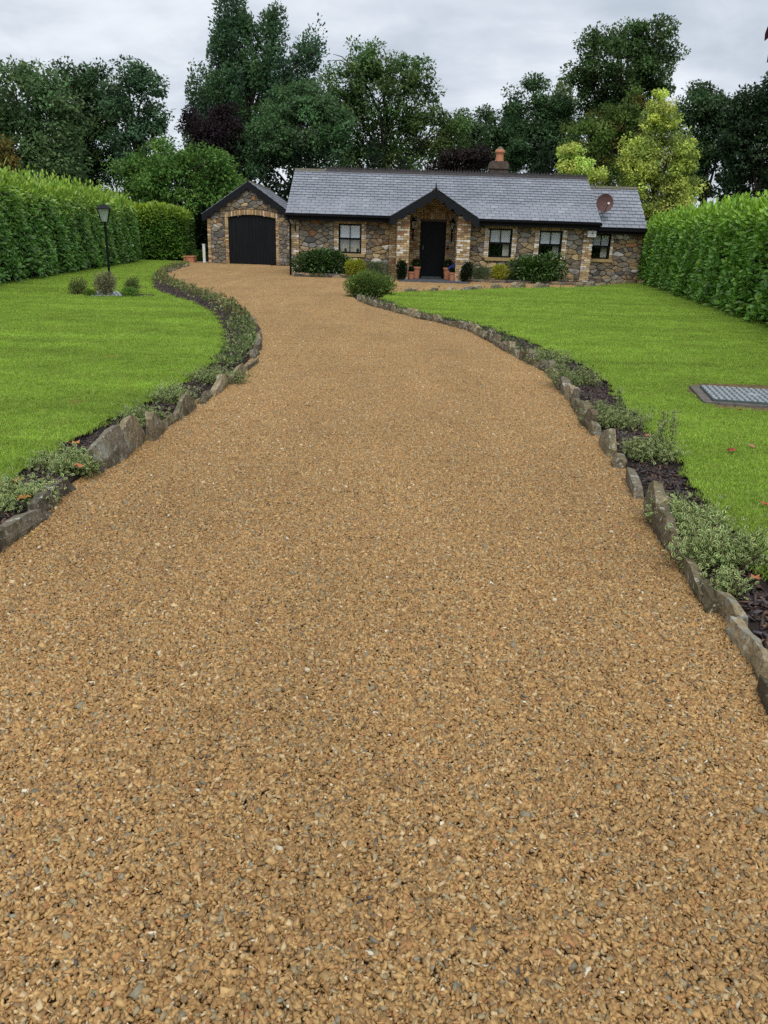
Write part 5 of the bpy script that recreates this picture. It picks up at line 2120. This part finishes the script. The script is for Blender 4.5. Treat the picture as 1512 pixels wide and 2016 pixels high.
# ================================================================== HEDGES
def hedge(name, label, p0, p1, side, h, thick, n, leaf, base, top_col, shoot=.25, tpl=T_LONG, caps=(True, True), leaf_parts=0, hang=0.0, rnd=.35, lean=0.0, mix=None, dark_low=0.0):
    """p0->p1 front foot line; side = +1 if the hedge body lies to the right of p0->p1"""
    p0, p1 = Vector((*p0, 0)), Vector((*p1, 0))
    ax = (p1 - p0)
    L_ = ax.length
    ax.normalize()
    nv = Vector((ax.y, -ax.x, 0)) * side      # into the body
    t = thing(name, label, 'hedge', (p0.x, p0.y, 0))
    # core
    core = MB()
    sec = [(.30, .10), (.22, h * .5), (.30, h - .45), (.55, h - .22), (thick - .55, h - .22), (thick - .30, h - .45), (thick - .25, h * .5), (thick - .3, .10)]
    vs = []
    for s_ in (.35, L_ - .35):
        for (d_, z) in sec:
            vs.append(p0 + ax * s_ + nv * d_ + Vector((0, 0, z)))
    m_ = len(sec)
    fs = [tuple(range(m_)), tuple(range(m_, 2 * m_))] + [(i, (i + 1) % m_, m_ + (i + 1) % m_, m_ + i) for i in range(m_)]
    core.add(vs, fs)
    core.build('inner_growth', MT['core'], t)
    tr = MB()
    s_ = .4
    while s_ < L_ - .2:
        q_ = p0 + ax * s_ + nv * (thick * .5 + random.uniform(-.2, .1))
        tr.tube([q_ + Vector((0, 0, -.03)), q_ + Vector((random.uniform(-.05, .05), 0, .5)), q_ + Vector((random.uniform(-.1, .1), 0, h * .7))], [.035, .03, .015], 6)
        s_ += random.uniform(.45, .8)
    tr.build('stem', MT['bark_trunk'], t)
    # surface samples: perimeter of a rounded cross-section
    r_ = rnd
    Lf, Lt = h - r_, thick - 2 * r_
    arc = math.pi / 2 * r_
    per = Lf + arc + Lt + arc + Lf * .6
    capsurf = (h * thick)
    tot = per * L_ + capsurf * sum(caps)
    nb = int(n * per * L_ / tot)
    s = rng.uniform(0, L_, nb)
    w = rng.uniform(0, per, nb)
    # bias towards the front half
    D = np.zeros(nb)
    Z = np.zeros(nb)
    Nd = np.zeros(nb)
    Nz = np.zeros(nb)
    a1_ = w < Lf
    D[a1_], Z[a1_], Nd[a1_] = 0, w[a1_], -1
    a2_ = (w >= Lf) & (w < Lf + arc)
    th = (w[a2_] - Lf) / r_
    D[a2_], Z[a2_] = r_ - r_ * np.cos(th), Lf + r_ * np.sin(th)
    Nd[a2_], Nz[a2_] = -np.cos(th), np.sin(th)
    a3_ = (w >= Lf + arc) & (w < Lf + arc + Lt)
    D[a3_], Z[a3_], Nz[a3_] = r_ + (w[a3_] - Lf - arc), h, 1
    a4_ = (w >= Lf + arc + Lt) & (w < Lf + 2 * arc + Lt)
    th = (w[a4_] - Lf - arc - Lt) / r_
    D[a4_], Z[a4_] = thick - r_ + r_ * np.sin(th), Lf + r_ * np.cos(th)
    Nd[a4_], Nz[a4_] = np.sin(th), np.cos(th)
    a5_ = w >= Lf + 2 * arc + Lt
    D[a5_], Z[a5_], Nd[a5_] = thick, Lf - (w[a5_] - Lf - 2 * arc - Lt), 1
    Nu = np.zeros(nb)
    if caps[0]:
        m2 = int(n * capsurf / tot)
        s = np.concatenate([s, np.full(m2, .0)])
        D = np.concatenate([D, rng.uniform(0, thick, m2)])
        Z = np.concatenate([Z, rng.uniform(0, h, m2)])
        Nd = np.concatenate([Nd, np.zeros(m2)])
        Nz = np.concatenate([Nz, np.zeros(m2)])
        Nu = np.concatenate([Nu, np.full(m2, -1.0)])
    if caps[1]:
        m2 = int(n * capsurf / tot)
        s = np.concatenate([s, np.full(m2, L_)])
        D = np.concatenate([D, rng.uniform(0, thick, m2)])
        Z = np.concatenate([Z, rng.uniform(0, h, m2)])
        Nd = np.concatenate([Nd, np.zeros(m2)])
        Nz = np.concatenate([Nz, np.zeros(m2)])
        Nu = np.concatenate([Nu, np.full(m2, 1.0)])
    m_ = len(s)
    # rounded vertical ends
    e = np.minimum(s, L_ - s)
    k_ = np.clip(1 - e / .75, 0, 1)
    D = D + (thick / 2 - D) * .22 * k_ ** 2
    Z = Z - .42 * k_ ** 2.2 * (Z / h) ** 3
    # undulation of the clipped face
    und = .07 * np.sin(s * 1.7 + 1) * np.sin(Z * 2.1 + s * .6) + .05 * np.sin(s * 4.1 + Z * 3)
    depth = rng.uniform(0, 1, m_) ** 1.5 * .24
    off = und - depth
    A0 = np.array(ax)[None]
    V0 = np.array(nv)[None]
    P = np.array(p0)[None] + A0 * (s + Nu * off)[:, None] + V0 * (D + Nd * off + lean * Z)[:, None]
    P[:, 2] = Z + Nz * off
    # ragged foot
    keep_ = P[:, 2] > .10 + rng.uniform(0, .16, m_) + .05 * np.sin(s * 5)
    Nrm = A0 * Nu[:, None] + V0 * Nd[:, None] + np.array((0, 0, 1.0))[None] * Nz[:, None]
    # shoots on top
    topm = Nz > .55
    lift = np.where(topm & (rng.uniform(0, 1, m_) < .6), rng.uniform(0, 1, m_) ** 2 * shoot * (.5 + np.abs(np.sin(s * 2.3) * np.sin(s * 5.9 + 1))), 0)
    P[:, 2] += lift
    upw = np.where(topm, 1.3, .35 - hang)[:, None] * np.array((0, 0, 1.0))[None]
    A = Nrm * .75 + upw + rand_dirs(m_) * .75
    N = Nrm * .95 + rand_dirs(m_) * .5 + np.array((0, 0, .75))[None]
    Ls = leaf * rng.uniform(.65, 1.3, m_)
    tnt = tints(m_, base, .28, .10)
    if mix is not None:
        kk = rng.uniform(0, 1, m_) < mix[1]
        tnt[kk] = tints(kk.sum(), mix[0], .2)
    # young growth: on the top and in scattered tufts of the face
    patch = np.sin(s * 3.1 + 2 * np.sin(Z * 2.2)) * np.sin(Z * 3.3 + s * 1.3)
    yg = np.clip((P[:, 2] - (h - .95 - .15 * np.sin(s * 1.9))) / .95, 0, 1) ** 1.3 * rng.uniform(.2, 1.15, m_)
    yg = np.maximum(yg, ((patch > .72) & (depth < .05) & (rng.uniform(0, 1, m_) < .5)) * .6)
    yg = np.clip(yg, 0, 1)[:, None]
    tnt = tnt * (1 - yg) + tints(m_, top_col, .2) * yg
    P, A, N, Ls, tnt, s, depth = P[keep_], A[keep_], N[keep_], Ls[keep_], tnt[keep_], s[keep_], depth[keep_]
    if leaf_parts:
        # the leaves that show largest are pieces of their own
        camd = np.linalg.norm(P - np.array((0, 0, EYE)), axis=1)
        vis = (depth < .03) & (P[:, 1] > 14.6) & (P[:, 2] < h - .1)
        order = np.argsort(np.where(vis, camd, 1e9))[:leaf_parts]
        tmpl = []
        for i in range(8):
            tv_, tf_, _c = T_LONG
            tmpl.append(mesh_np('leaf', tv_ * np.array((.42, 1, .42)), tf_, np.repeat(tints(1, base if i % 4 else top_col, .2), len(tf_), 0), MT['laurel'], do_link=False))
        for i in order:
            a_ = Vector(A[i]).normalized()
            n_ = Vector(N[i])
            s_v = a_.cross(n_).normalized()
            n2 = s_v.cross(a_)
            o_ = link('leaf', tmpl[random.randrange(8)], t)
            mm = Matrix((s_v, a_, n2)).transposed().to_4x4() @ Matrix.Scale(float(Ls[i]) * 1.08, 4)
            mm.translation = Vector(P[i]) + Vector(o_.location)
            o_.matrix_basis = mm
        msk = np.ones(len(P), bool)
        msk[order] = False
        P, A, N, Ls, tnt = P[msk], A[msk], N[msk], Ls[msk], tnt[msk]
    v, f, tt = leaf_arrays(P, A, N, Ls, Ls * .50, tpl, tnt)
    o_ = mesh_np('leaves', v, f, tt, MT['laurel'], t)
    tag(o_, kind='stuff')
    return t


LG = (.055, .135, .022)
hedge('laurel_hedge', 'tall clipped laurel hedge along the right side of the garden, large glossy leaves', tuple(HRs), tuple(HR1), 1, 2.36, 1.7, 60000, .125, (.14, .31, .04), (.30, .50, .035), .24, leaf_parts=300, caps=(False, True), mix=((.23, .43, .06), .3))
hedge('laurel_hedge', 'long clipped laurel hedge along the left lawn with shaggy yellow-green top', tuple(HLs), tuple(HL1), -1, 2.52, 1.7, 50000, .13, (.14, .30, .055), (.34, .50, .045), .40, caps=(False, True), mix=((.17, .34, .07), .35), hang=.4)
hedge('laurel_hedge', 'darker square-ended laurel hedge facing the camera behind the left lawn, yellow young growth on top', (-12.9, 38.0), (-9.62, 38.0), -1, 2.42, 1.8, 18000, .14, (.085, .19, .03), (.36, .50, .04), .16, caps=(False, True), mix=((.11, .22, .03), .25))

# planter, gate post, paving by the garage
pl = thing('planter', 'square terracotta planter with a clipped box ball beside the garage', 'planter', (-9.25, 38.3, 0))
px0, pz0 = V(363, 519, 38.3)
px1, pz1 = V(384, 507, 38.3)
b = MB()
cxp = (px0 + px1) / 2
w_ = (px1 - px0) / 2
for (z0_, z1_, k_) in ((0, .26, .92), (.26, .33, 1.0)):
    b.box(cxp - w_ * k_, cxp + w_ * k_, 38.3 - w_ * k_, 38.3 + w_ * k_, z0_, z1_)
b.build('pot', MT['terracotta'], pl, bevel=.008)
v, f, tt = leaf_cloud(1200, (cxp - .08, 38.3, .50), (.2, .2, .17), .05, (.03, .06, .02), shell=(.5, 1))
mesh_np('foliage', v, f, tt, MT['leaf'], pl)
gx_, _ = V(402, 500, 38.9)
gp2 = thing('gate_post', 'short white gate post against the left corner of the garage', 'post', (gx_, 38.9, 0))
b = MB()
b.box(gx_ - .07, gx_ + .05, 38.9, 39.02, -.03, .82)
b.build('post', MT['white'], gp2)
b = MB()
b.box(gx_ - .085, gx_ + .065, 38.885, 39.035, .822, .86)
b.build('cap', MT['white'], gp2, bevel=.01)
b = MB()
for i in range(4):
    for j in range(4):
        b.box(-9.75 + i * .3, -9.46 + i * .3, 38.75 + j * .5, 39.23 + j * .5, -.04, .008 + random.uniform(-.003, .003))
for i in range(0):
    pass
tag(b.build('paving', MT['paving']), kind='structure')
b = MB()
b.box(HX1 + .1, 10.2, 30.1, AY - .002, -.04, .015)
tag(b.build('path', MT['paving']), kind='structure')

# ---- fallen leaves
DL = [(.42, .10, .07), (.50, .18, .16), (.35, .12, .04), (.40, .20, .08)]


def dead_leaf(px, py, z, size, col, label, group):
    x, y = G(px, py, z)
    n_ = 10
    a0 = random.uniform(0, 6.28)
    vs = [(x, y, z + .004)]
    for i in range(n_):
        a = a0 + 2 * math.pi * i / n_
        r_ = size * (.5 if i % 2 else 1.0) * random.uniform(.8, 1.1) * .5
        vs.append((x + r_ * math.cos(a), y + r_ * math.sin(a), z + .004 + random.uniform(0, .28) * size))
    b = MB()
    b.add(vs, [(0, i + 1, (i + 1) % n_ + 1) for i in range(n_)], col)
    o_ = b.build('fallen_leaf', MT['dead'])
    tag(o_, label, 'leaf', group)


gl = 'fallen leaves on the lawn and beds'
dead_leaf(1478, 880, .085, .07, (.55, .22, .20), 'pink fallen leaf on the right lawn below the drain cover', gl)
dead_leaf(1440, 888, .085, .075, (.36, .07, .05), 'dark red fallen leaf on the right lawn left of the pink one', gl)
dead_leaf(1457, 808, .085, .05, (.50, .10, .08), 'small red fallen leaf on the right lawn just below the drain cover', gl)
dead_leaf(1508, 995, .085, .06, (.50, .10, .07), 'red fallen leaf on the lawn at the right edge of the picture', gl)
dead_leaf(1386, 1112, .06, .085, (.34, .12, .04), 'brown fallen leaf on the mulch left of the tallest variegated shrub', gl)
dead_leaf(1486, 1142, .06, .07, (.42, .17, .08), 'orange-brown fallen leaf on the bare mulch at the right edge', gl)
dead_leaf(1276, 860, .06, .07, (.45, .14, .08), 'red-brown fallen leaf between the spiked shrub and the wide mound', gl)
dead_leaf(148, 876, .06, .10, (.48, .22, .08), 'orange fallen leaf at the top of the left bed near the lawn', gl)
dead_leaf(243, 862, .10, .14, (.50, .30, .20), 'large curled tan leaf caught behind the tall left kerb slabs', gl)
dead_leaf(32, 950, .06, .09, (.45, .20, .06), 'orange fallen leaf at the lawn edge in the left corner', gl)
dead_leaf(48, 982, .09, .08, (.40, .20, .05), 'brown leaf lying on the leftmost variegated shrub', gl)
dead_leaf(155, 920, .12, .08, (.50, .22, .10), 'orange leaf caught in the shrub left of the tall kerb slabs', gl)


# ================================================================== TREES
def tree(name, label, Y, lobes, base, leaf, n, trunk_px, group='trees behind the cottage', mixc=None, clump=.75, dens=1.0, thin=0.0, spire=False, trunk_r=.22, limbs=True):
    """lobes: (px, py, rx, ry) surveyed outline blobs at distance Y"""
    tx, _ = V(trunk_px, 400, Y)
    t = thing(name, label, 'tree', (tx, Y, 0), group)
    parts = []
    leaf *= .74
    n = int(n * 1.7)
    base = (base[0] * 2.3, base[1] * 2.25, base[2] * 2.0)
    LB = []
    tot = 0
    for (px, py, rx, ry) in lobes:
        x, z = V(px, py, Y)
        mx, mz = rx / F_PX * Y * 1.1, ry / F_PX * Y * 1.08
        md = min((mx + mz) / 2, 3.2)
        yy = Y + random.uniform(-.5, .5) * md
        LB.append((Vector((x, yy, z)), (mx, md, mz)))
        tot += mx * mz
    mean_top = max(c.z for c, r_ in LB)
    for c, (mx, md, mz) in LB:
        share = mx * mz / tot
        nl = int(n * share)
        nc = max(5, int(7.0 * (mx * mz) / (clump * clump)))
        d = rand_dirs(nc)
        u = rng.uniform(.45, 1.0, nc) ** .6
        cen = np.array(c) + d * np.array((mx, md, mz)) * (u * .9)[:, None]
        # clumps facing away from the garden are not needed as densely
        crad = clump * rng.uniform(.45, 1.15, nc)
        if thin:
            kq = rng.uniform(0, 1, nc) > thin
            cen, crad, d = cen[kq], crad[kq], d[kq]
            nc = len(cen)
        per = max(6, int(nl / nc))
        ci = np.repeat(np.arange(nc), per)
        m_ = len(ci)
        dd = rand_dirs(m_)
        rr = rng.uniform(.25, 1.0, m_) ** .6
        sh = np.array((.62, .62, 1.25)) if spire else np.array((1.0, 1.0, .62))
        P = cen[ci] + dd * sh * (crad[ci] * rr)[:, None]
        A = dd * .7 + rand_dirs(m_) * .8 + np.array((0, 0, .5 if spire else -.25))
        N = dd * .7 + rand_dirs(m_) * .5 + np.array((0, 0, .8))
        L = leaf * rng.uniform(.6, 1.35, m_)
        cb = (np.array(base) * rng.uniform(.72, 1.35, (nc, 1)) * rng.uniform(.92, 1.08, (nc, 3)))
        if mixc is not None:
            kq = rng.uniform(0, 1, nc) < mixc[1]
            cb[kq] = np.array(mixc[0]) * 1.6 * rng.uniform(.8, 1.2, (kq.sum(), 1))
        tt = cb[ci] * rng.uniform(.75, 1.25, (m_, 1))
        parts.append(leaf_arrays(P, A, N, L, L * .62, T_SIMPLE, np.clip(tt, 0, 1)))
    v, f, tt = cat_arrays(parts)
    mesh_np('crown', v, f, tt, MT['leaf'], t)
    b = MB()
    cmid = sum((c for c, _ in LB), Vector()) / len(LB)
    p0 = Vector((tx, Y, -.05))
    p2 = Vector((cmid.x, Y, mean_top * .80))
    p1 = p0.lerp(p2, .35) + Vector((random.uniform(-.2, .2), 0, 0))
    b.tube([p0, p0.lerp(p1, .1), p1, p1.lerp(p2, .5), p2], [trunk_r * 1.35, trunk_r, trunk_r * .8, trunk_r * .5, trunk_r * .15], 9)
    b.build('trunk', MT['bark_trunk'], t)
    if limbs:
        b = MB()
        for c, (mx, md, mz) in LB:
            s_ = min(.92, max(.25, (c.z - mz * 1.2) / max(mean_top, 1)))
            st = p0.lerp(p2, s_) if s_ > .35 else p1
            mid = st.lerp(c, .55) + Vector((0, 0, .25))
            b.tube([st, mid, c], [trunk_r * .42, trunk_r * .28, trunk_r * .12], 6)
            for k_ in range(4):
                e_ = c + Vector((random.uniform(-1, 1) * mx, random.uniform(-.6, .6) * md, random.uniform(-.2, .9) * mz)) * .8
                b.tube([mid.lerp(c, random.uniform(.2, .9)), c.lerp(e_, .55) + Vector((0, 0, .1)), e_], [trunk_r * .16, trunk_r * .1, .012], 5)
        b.build('branch', MT['bark_trunk'], t)
    return t


TG = 'trees behind the garden'
K = lambda r_, g_, b_: (r_, g_, b_)
tree('broadleaf_tree', 'big soft grey-green tree at the far left of the skyline', 44, [(40, 190, 70, 50), (100, 235, 55, 60), (30, 270, 75, 60), (110, 300, 50, 55), (-30, 220, 60, 70), (60, 165, 50, 28), (-40, 300, 60, 60), (50, 330, 60, 40), (130, 345, 40, 35)], K(.055, .095, .042), .26, 16000, 60, TG, clump=.85, thin=.12)
tree('dark_tree', 'dark round-topped tree second from the left of the skyline', 50, [(150, 160, 38, 40), (165, 215, 52, 55), (178, 285, 50, 60), (135, 265, 35, 55), (200, 190, 30, 45), (190, 340, 42, 40), (145, 330, 40, 40)], K(.026, .050, .022), .25, 15000, 170, TG, clump=.8, mixc=((.05, .07, .02), .12))
tree('ash_tree', 'airy ash with sky showing between its branches left of the tallest trees', 48, [(252, 150, 32, 26), (285, 175, 32, 30), (228, 185, 26, 30), (300, 225, 26, 30), (245, 235, 28, 24), (275, 270, 26, 22), (235, 285, 24, 24), (310, 265, 18, 16), (260, 320, 34, 26)], K(.042, .082, .045), .24, 7500, 255, TG, clump=.75, thin=.3)
tree('tawny_tree', 'small tawny-brown tree cut off by the left edge of the picture', 40, [(-6, 300, 26, 26), (2, 335, 30, 24), (-20, 330, 26, 40)], K(.075, .062, .018), .2, 2500, -10, TG, clump=.5)
tree('oak_tree', 'mid-green bushy tree in front of the others between the dark hedge and the garage', 43, [(330, 305, 48, 32), (395, 325, 52, 34), (285, 350, 42, 40), (350, 360, 60, 45), (425, 355, 42, 45), (380, 410, 60, 45), (300, 400, 45, 40), (440, 400, 26, 40), (250, 345, 22, 28), (345, 430, 50, 30)], K(.052, .105, .026), .22, 19000, 360, TG, clump=.7, mixc=((.09, .16, .035), .25))
shrub('dark_shrub', 'tall dark shrub in the gap between the square hedge and the garage', 'shrub', (V(388, 450, 42)[0], 42, 0), (1.3, .8, 3.0), 5000, .2, (.018, .034, .014), lumps=9)
shrub('green_bush', 'low bright green bushes in the gap left of the garage', 'shrub', (V(393, 510, 41)[0], 41, 0), (.5, .4, .55), 1400, .07, (.07, .15, .025), lumps=5)
tree('poplar_tree', 'tallest tree of the skyline, dark blue-green with several upright spires', 54, [(455, 40, 26, 42), (437, 95, 22, 45), (478, 95, 30, 55), (530, 75, 20, 42), (548, 70, 12, 34), (525, 140, 36, 50), (604, 105, 13, 38), (628, 100, 9, 26), (588, 150, 26, 40), (448, 170, 46, 55), (412, 205, 34, 50), (492, 200, 50, 60), (560, 195, 40, 45), (440, 250, 55, 50), (395, 265, 26, 45), (520, 270, 55, 50), (470, 320, 50, 45), (400, 320, 35, 40)], K(.040, .076, .038), .25, 34000, 480, TG, spire=True, clump=.85, mixc=((.055, .10, .06), .25), trunk_r=.3)
tree('copper_beech', 'dark purple-leaved tree at the lower left of the tall spired tree', 48, [(400, 240, 36, 28), (378, 242, 20, 20), (425, 275, 40, 32), (450, 245, 26, 30), (440, 308, 26, 22)], K(.015, .011, .014), .2, 7500, 425, TG, clump=.6)
tree('ash_tree', 'rounded green tree in front of the tall spired tree, left of centre', 49, [(560, 215, 42, 40), (618, 200, 38, 42), (600, 255, 52, 45), (540, 275, 42, 40), (650, 255, 40, 45), (590, 305, 50, 34), (520, 320, 36, 28), (650, 310, 34, 28)], K(.048, .090, .042), .23, 16000, 590, TG, clump=.75, thin=.1)
tree('broadleaf_tree', 'broad rounded green tree directly behind the middle of the roof', 53, [(695, 130, 42, 32), (750, 132, 45, 34), (815, 145, 28, 34), (675, 190, 45, 45), (745, 195, 60, 50), (820, 205, 42, 50), (700, 260, 55, 45), (780, 270, 55, 45), (850, 265, 36, 45), (662, 225, 30, 42), (668, 285, 32, 40), (895, 262, 26, 34), (720, 318, 50, 28), (800, 318, 50, 28), (878, 285, 26, 30)], K(.044, .078, .028), .24, 24000, 745, TG, clump=.85, mixc=((.07, .10, .03), .2), thin=.08, trunk_r=.28)
tree('ash_tree', 'thin dark tree with gaps of sky right of the broad rounded one', 58, [(915, 250, 22, 26), (900, 275, 26, 26), (935, 270, 20, 24), (920, 300, 34, 22)], K(.034, .058, .028), .24, 3800, 915, TG, clump=.7, thin=.05)
tree('plum_tree', 'low dark purple tree just above the ridge left of the chimney', 46, [(900, 318, 36, 20), (935, 312, 30, 22), (870, 325, 24, 16)], K(.015, .011, .012), .2, 3500, 905, TG, clump=.55)
tree('dark_tree', 'dark tree with a thin leading shoot behind the chimney', 60, [(962, 240, 16, 24), (985, 262, 30, 32), (1008, 205, 10, 24), (1005, 245, 20, 24), (965, 295, 32, 32), (1010, 295, 34, 30)], K(.030, .056, .026), .25, 8500, 985, TG, clump=.8)
tree('broadleaf_tree', 'dark green tree between the chimney and the tall right-hand tree', 55, [(1052, 185, 22, 28), (1042, 228, 40, 38), (1085, 225, 32, 38), (1050, 285, 48, 40), (1100, 275, 36, 42), (1040, 322, 40, 24), (1095, 325, 30, 22)], K(.034, .066, .030), .24, 13000, 1060, TG, clump=.8)
tree('birch_tree', 'pale feathery treetop between two dark crowns right of the chimney', 58, [(1108, 190, 16, 24), (1098, 215, 18, 20), (1120, 215, 16, 22)], K(.085, .115, .055), .2, 2200, 1108, TG, clump=.5, spire=True)
tree('sycamore_tree', 'tall dark flat-topped tree dominating the right of the skyline', 53, [(1175, 92, 28, 26), (1235, 75, 34, 30), (1288, 78, 36, 32), (1152, 138, 24, 28), (1215, 130, 50, 40), (1288, 130, 42, 36), (1328, 100, 12, 15), (1190, 180, 42, 34), (1262, 175, 46, 36), (1200, 230, 48, 45), (1270, 235, 42, 40), (1210, 290, 50, 45)], K(.034, .062, .024), .24, 24000, 1235, TG, clump=.8, trunk_r=.3, mixc=((.06, .09, .03), .15))
tree('maple_tree', 'mid-green maple in front of the tall right-hand tree', 46, [(1232, 215, 22, 32), (1195, 245, 40, 34), (1158, 275, 42, 38), (1212, 295, 46, 42), (1152, 325, 36, 28), (1200, 345, 36, 26), (1245, 260, 24, 30)], K(.055, .090, .024), .2, 14000, 1200, TG, clump=.6, mixc=((.09, .075, .02), .12))
tree('golden_tree', 'large golden yellow tree behind the right end of the cottage', 41, [(1298, 202, 11, 20), (1300, 230, 24, 26), (1290, 262, 36, 30), (1342, 285, 22, 30), (1252, 295, 28, 28), (1312, 315, 48, 42), (1252, 335, 32, 34), (1335, 365, 30, 36), (1285, 380, 46, 38), (1240, 375, 22, 24), (1320, 410, 40, 24)], K(.225, .27, .07), .17, 20000, 1290, TG, clump=.5, mixc=((.17, .22, .06), .3))
tree('golden_tree', 'small golden tree showing over the roof where the two ridges meet', 41, [(1122, 300, 16, 16), (1128, 325, 24, 18), (1155, 338, 24, 18), (1120, 348, 20, 14), (1170, 352, 16, 12)], K(.22, .27, .075), .16, 3600, 1135, TG, clump=.42)
tree('broadleaf_tree', 'dark green tree between the golden tree and the right edge', 50, [(1398, 185, 32, 20), (1360, 215, 34, 24), (1418, 220, 42, 34), (1368, 265, 42, 42), (1425, 285, 48, 48), (1400, 345, 55, 42), (1350, 330, 34, 36), (1440, 375, 36, 28)], K(.028, .052, .024), .24, 16000, 1400, TG, clump=.8, thin=.08)
tree('dark_tree', 'very dark tree filling the right edge of the picture above the hedge', 45, [(1480, 205, 32, 34), (1515, 185, 40, 34), (1470, 275, 38, 50), (1515, 260, 50, 55), (1485, 345, 45, 40), (1540, 330, 50, 50), (1560, 220, 50, 60)], K(.020, .036, .018), .24, 15000, 1500, TG, clump=.75)
# undergrowth behind house and hedges
def thicket(px0, px1, Y, h, n, base, label):
    x0, x1 = V(px0, 400, Y)[0], V(px1, 400, Y)[0]
    m_ = n
    P = np.column_stack([rng.uniform(x0, x1, m_), Y + rng.uniform(-1.2, 1.2, m_), np.zeros(m_)])
    hh = h * (.72 + .28 * np.sin(P[:, 0] * .9) * np.sin(P[:, 0] * 2.3 + 1))
    P[:, 2] = hh * rng.uniform(0, 1, m_) ** .8
    A = rand_dirs(m_)
    N = rand_dirs(m_) * .6 + np.array((0, -.4, .7))
    L = .26 * rng.uniform(.6, 1.3, m_)
    v, f, tt = leaf_arrays(P, A, N, L, L * .6, T_SIMPLE, tints(m_, base, .35))
    o_ = mesh_np('undergrowth', v, f, tt, MT['leaf'])
    tag(o_, label, kind='stuff')


thicket(-160, 420, 47, 4.2, 15000, (.020, .040, .016), 'dark undergrowth behind the left hedges')
thicket(1180, 1700, 47, 4.2, 12000, (.018, .036, .014), 'dark undergrowth behind the right hedge')
thicket(420, 1180, 48, 6.8, 24000, (.018, .034, .016), 'dark undergrowth behind the cottage')

# twig hanging in from a tree that stands right of the view
tw = thing('overhanging_branch', 'dark leaf-tipped twig hanging into the top right corner', 'branch', (5.6, 7.0, 0))
tx0, tz0 = V(1506, 82, 7.0)
b = MB()
b.tube([(5.6, 7.0, -.03), (5.5, 7.0, 2.2), (5.35, 7.0, 4.4), (5.3, 7.0, 6.0)], [.11, .09, .06, .03], 8)
b.tube([(5.36, 7.0, 4.3), (tx0 + .9, 7.0, tz0 + .45), (tx0 + .35, 7.0, tz0 + .38), (tx0 + .06, 7.0, tz0 + .14)], [.04, .025, .014, .006], 6)
b.build('twig', MT['bark_trunk'], tw)
P = np.array([(tx0 + .03, 7.0, tz0 + .13), (tx0 + .06, 7.0, tz0 + .16), (tx0 + .10, 7.02, tz0 - .02)] + [(tx0 + .2 + .15 * i, 7 + .05 * (i % 3), tz0 + .38) for i in range(6)])
A = np.array([(-.25, 0, -1.0), (.2, 0, -1.0), (-.3, 0, -.8)] + [(random.uniform(-1, 1), 0, -1) for i in range(6)], float)
v, f, tt = leaf_arrays(P, A, np.array([(.3, -1, .2)] * len(P), float), np.full(len(P), .13), np.full(len(P), .07), T_LONG, tints(len(P), (.05, .018, .022), .2))
mesh_np('foliage', v, f, tt, MT['leaf'], tw)
